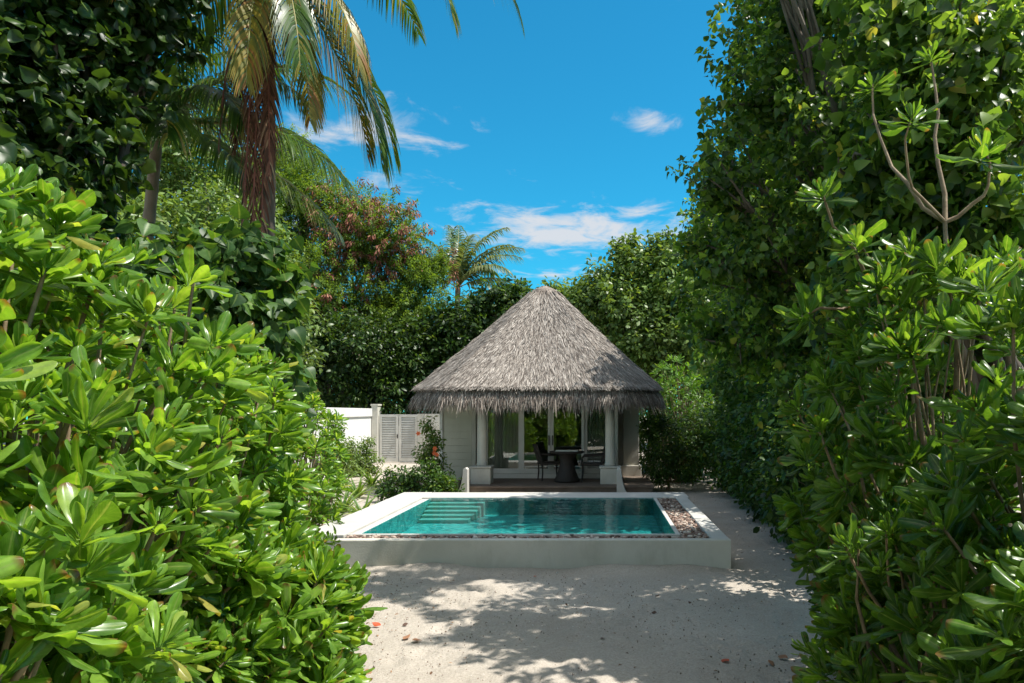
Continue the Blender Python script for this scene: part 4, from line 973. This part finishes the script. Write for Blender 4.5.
HG = 'dark shrubs of the right hedge'
for k, (x, y, r, h, lb) in enumerate(((3.35, 9.9, .95, 2.6, 'dark hedge shrub nearest the pool corner on the right'), (3.5, 11.4, 1.0, 3.0, 'dark hedge shrub midway along the right coping'), (3.45, 13.0, 1.0, 3.0, 'dark hedge shrub level with the back coping'),
                                      (3.55, 14.8, 1.0, 2.8, 'dark hedge shrub beyond the pool on the right'), (3.5, 16.6, .95, 2.6, 'farthest dark hedge shrub near the pavilion'), (3.6, 8.3, 1.0, 2.8, 'dark hedge shrub behind the right foreground shrubs'), (4.0, 18.6, 1.2, 3.2, 'dark hedge shrub behind the round shrub at right'))):
    tree('hedge_shrub', lb, (x, y, 0), [(np.array([x, y, h*.55]), (r, r, h*.45)), (np.array([x-.25, y-.4, h*.3]), (r*.8, r*.7, h*.3)), (np.array([x-.1, y+.4, h*.35]), (r*.8, r*.7, h*.35))],
         .06, .6, M['hedge'], V_ROUND, .115, 26, 11, .35, M['twig'], .45, 61+k, cat='shrub', group=HG, nsub=8, droop=.35)

RG = 'broad leaved shrubs at the right foreground'
FA = (-.8, -.5, .3)
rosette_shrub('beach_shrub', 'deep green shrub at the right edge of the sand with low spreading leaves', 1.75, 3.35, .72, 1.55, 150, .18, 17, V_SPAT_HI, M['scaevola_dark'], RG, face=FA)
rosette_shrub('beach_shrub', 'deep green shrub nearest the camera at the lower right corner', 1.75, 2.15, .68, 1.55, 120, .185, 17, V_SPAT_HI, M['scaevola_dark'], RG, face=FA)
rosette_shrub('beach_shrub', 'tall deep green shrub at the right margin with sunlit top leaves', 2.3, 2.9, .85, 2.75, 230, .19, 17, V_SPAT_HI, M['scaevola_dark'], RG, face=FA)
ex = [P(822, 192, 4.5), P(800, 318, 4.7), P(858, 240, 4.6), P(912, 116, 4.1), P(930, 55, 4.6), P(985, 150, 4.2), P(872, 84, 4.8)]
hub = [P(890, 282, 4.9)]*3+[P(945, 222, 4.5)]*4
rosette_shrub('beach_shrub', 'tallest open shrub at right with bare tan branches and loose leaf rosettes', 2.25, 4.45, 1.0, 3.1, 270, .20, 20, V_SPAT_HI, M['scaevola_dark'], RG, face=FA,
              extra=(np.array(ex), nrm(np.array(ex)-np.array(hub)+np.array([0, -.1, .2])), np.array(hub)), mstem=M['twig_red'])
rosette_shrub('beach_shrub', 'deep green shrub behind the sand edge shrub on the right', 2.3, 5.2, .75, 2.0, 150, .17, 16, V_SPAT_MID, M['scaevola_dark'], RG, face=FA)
tree('seaside_tree', 'heart leaved tree above the tall open shrub at right', (3.6, 6.2, 0),
     [(P(930, 200, 6.4), .75), (P(1000, 120, 6.2), .9), (P(900, 300, 6.6), .7), (P(980, 260, 6.2), .7), (P(860, 330, 6.8), .6), (P(930, 400, 6.6), .8), (P(940, 60, 6.8), .8), (P(905, 35, 5.6), .7), (P(985, 70, 5.3), .75), (P(900, -60, 6.2), .7), (P(860, 430, 6.9), .55), (P(965, 150, 5.3), .5), (P(900, 225, 5.5), .45), (P(1000, 225, 5.1), .45), (P(862, 175, 5.7), .42), (P(880, 280, 5.6), .4)],
     .12, 1.8, M['heart'], V_HEART, .11, 10, 20, .5, M['bark'], .9, 71, droop=.35, nsub=10, jit=.8)

# trees behind the camera (mirrored in the door glass)
tree('hedge_tree', 'dense green tree standing behind the viewpoint', (-1.5, -5.5, 0),
     [(np.array([-6.5, -5, 2.4]), 2.4), (np.array([3.5, -6, 2.4]), 2.2), (np.array([-4.5, -5.5, 4]), 2.), (np.array([1.5, -6, 4]), 1.9), (np.array([-2.5, -5, .9]), 1.5), (np.array([.5, -5, .9]), 1.4), (np.array([-1.5, -5.5, 2.2]), 2.0), (np.array([-3.6, -5.0, 2.0]), 1.9), (np.array([.8, -5.5, 2.2]), 1.9), (np.array([-.8, -6, 4]), 1.8)],
     .15, 1., M['heart'], V_HEART, .2, 9, 10, .5, M['bark'], .5, 81)

# ------------------------------------------------------------------ fallen leaves on the sand
LF = [(381, 627, 'red'), (403, 641, 'b'), (412, 642, 'b'), (345, 672, 'b'), (371, 672, 'b'), (534, 578, 'r2'), (560, 569, 'd'), (729, 663, 'red'), (543, 615, 'd'), (657, 614, 'd'), (408, 625, 'd'), (770, 662, 'b'), (788, 660, 'b'), (478, 621, 'd'), (437, 590, 'd'), (655, 598, 'd'), (600, 640, 'd'), (690, 603, 'd')]
M['red_leaf'] = leaf_mat('fallen_red', [(0, G(.42, .06, .02)), (1, G(.5, .10, .03))], .6, .2)
M['brown_leaf'] = leaf_mat('fallen_brown', [(0, G(.26, .12, .06)), (1, G(.30, .16, .09))], .7, .15)
M['dark_leaf_dry'] = leaf_mat('fallen_dark', [(0, G(.06, .03, .02)), (1, G(.10, .05, .03))], .7, .1)
tp_f = [leaf_tpl(ELL, [0, .2, .4, .6, .8, 1], 5, b_, f_, .5, .6) for b_, f_ in ((-.16, .5), (.14, .35), (.05, .6))]
for px, py, k in LF:
    Y = H*F/(py-CY); x = (px-CX)*Y/F
    a = random.uniform(0, 6.28); g = Geo()
    place(g, tp_f, np.array([[0, 0, 0.]]), np.array([[math.cos(a), math.sin(a), .04]]), np.array([[.2, -.3, 1.]]), np.array([.085 if k in ('red', 'b') else .055]), np.array([1.5]))
    o = g.build('fallen_leaf', M[{'red': 'red_leaf', 'b': 'brown_leaf', 'd': 'dark_leaf_dry', 'r2': 'red_leaf'}[k]], smooth=True, loc=(x, Y, .015))
    lab = {'red': 'red fallen leaf on the sand', 'r2': 'red fallen leaf on the sand', 'b': 'dry brown fallen leaf on the sand', 'd': 'dark withered fallen leaf on the sand'}[k]
    tag(o, lab, 'leaf', {'red': 'red fallen leaves', 'r2': 'red fallen leaves', 'b': 'brown fallen leaves', 'd': 'dark fallen leaves'}[k])
# litter below the hedges
n = 2600
x = np.concatenate([rng.normal(3.0, .45, 900), rng.normal(-2.7, .5, 700), rng.uniform(-3, 2.8, 300), rng.normal(.9, .5, 700)])
y = np.concatenate([rng.uniform(4, 18, 900), rng.uniform(2, 9, 700), rng.uniform(4, 8.5, 300), rng.uniform(14.2, 15.6, 700)])
g = Geo(); a = rng.uniform(0, 6.28, n)
place(g, [leaf_tpl(ELL, [0, .5, 1], 3, .2, .5)], np.stack([x, y, np.full(n, .012)], 1), np.stack([np.cos(a), np.sin(a), rng.normal(.1, .15, n)], 1), np.array([0, 0, 1.])+rng.normal(0, .3, (n, 3)), rng.uniform(.012, .04, n), rng.uniform(.8, 1.6, n))
tag(g.build('leaf_litter', M['litter'], smooth=True), 'small dry leaf litter scattered over the sand', 'leaf litter', kind='stuff')
n = 5200
x = rng.uniform(-3.4, 3.0, n); y = rng.uniform(3.2, 8.6, n); g = Geo(); t4 = np.array([[0, 0, 1], [.94, 0, -.33], [-.47, .82, -.33], [-.47, -.82, -.33]])
sz = rng.uniform(.003, .010, (n, 1, 1))*rng.uniform(.6, 1.4, (n, 1, 3)); v = t4[None]*sz+np.stack([x, y, np.full(n, .006)], 1)[:, None]
g.add(v.reshape(-1, 3), tris=(np.array([(0, 1, 2), (0, 2, 3), (0, 3, 1), (1, 3, 2)])[None]+(np.arange(n)*4)[:, None, None]).reshape(-1, 3))
tag(g.build('coral_gravel', M['coral']), 'tiny coral crumbs and twigs strewn on the sand', 'gravel', kind='stuff')
print('verts', sum(len(m.vertices) for m in bpy.data.meshes))
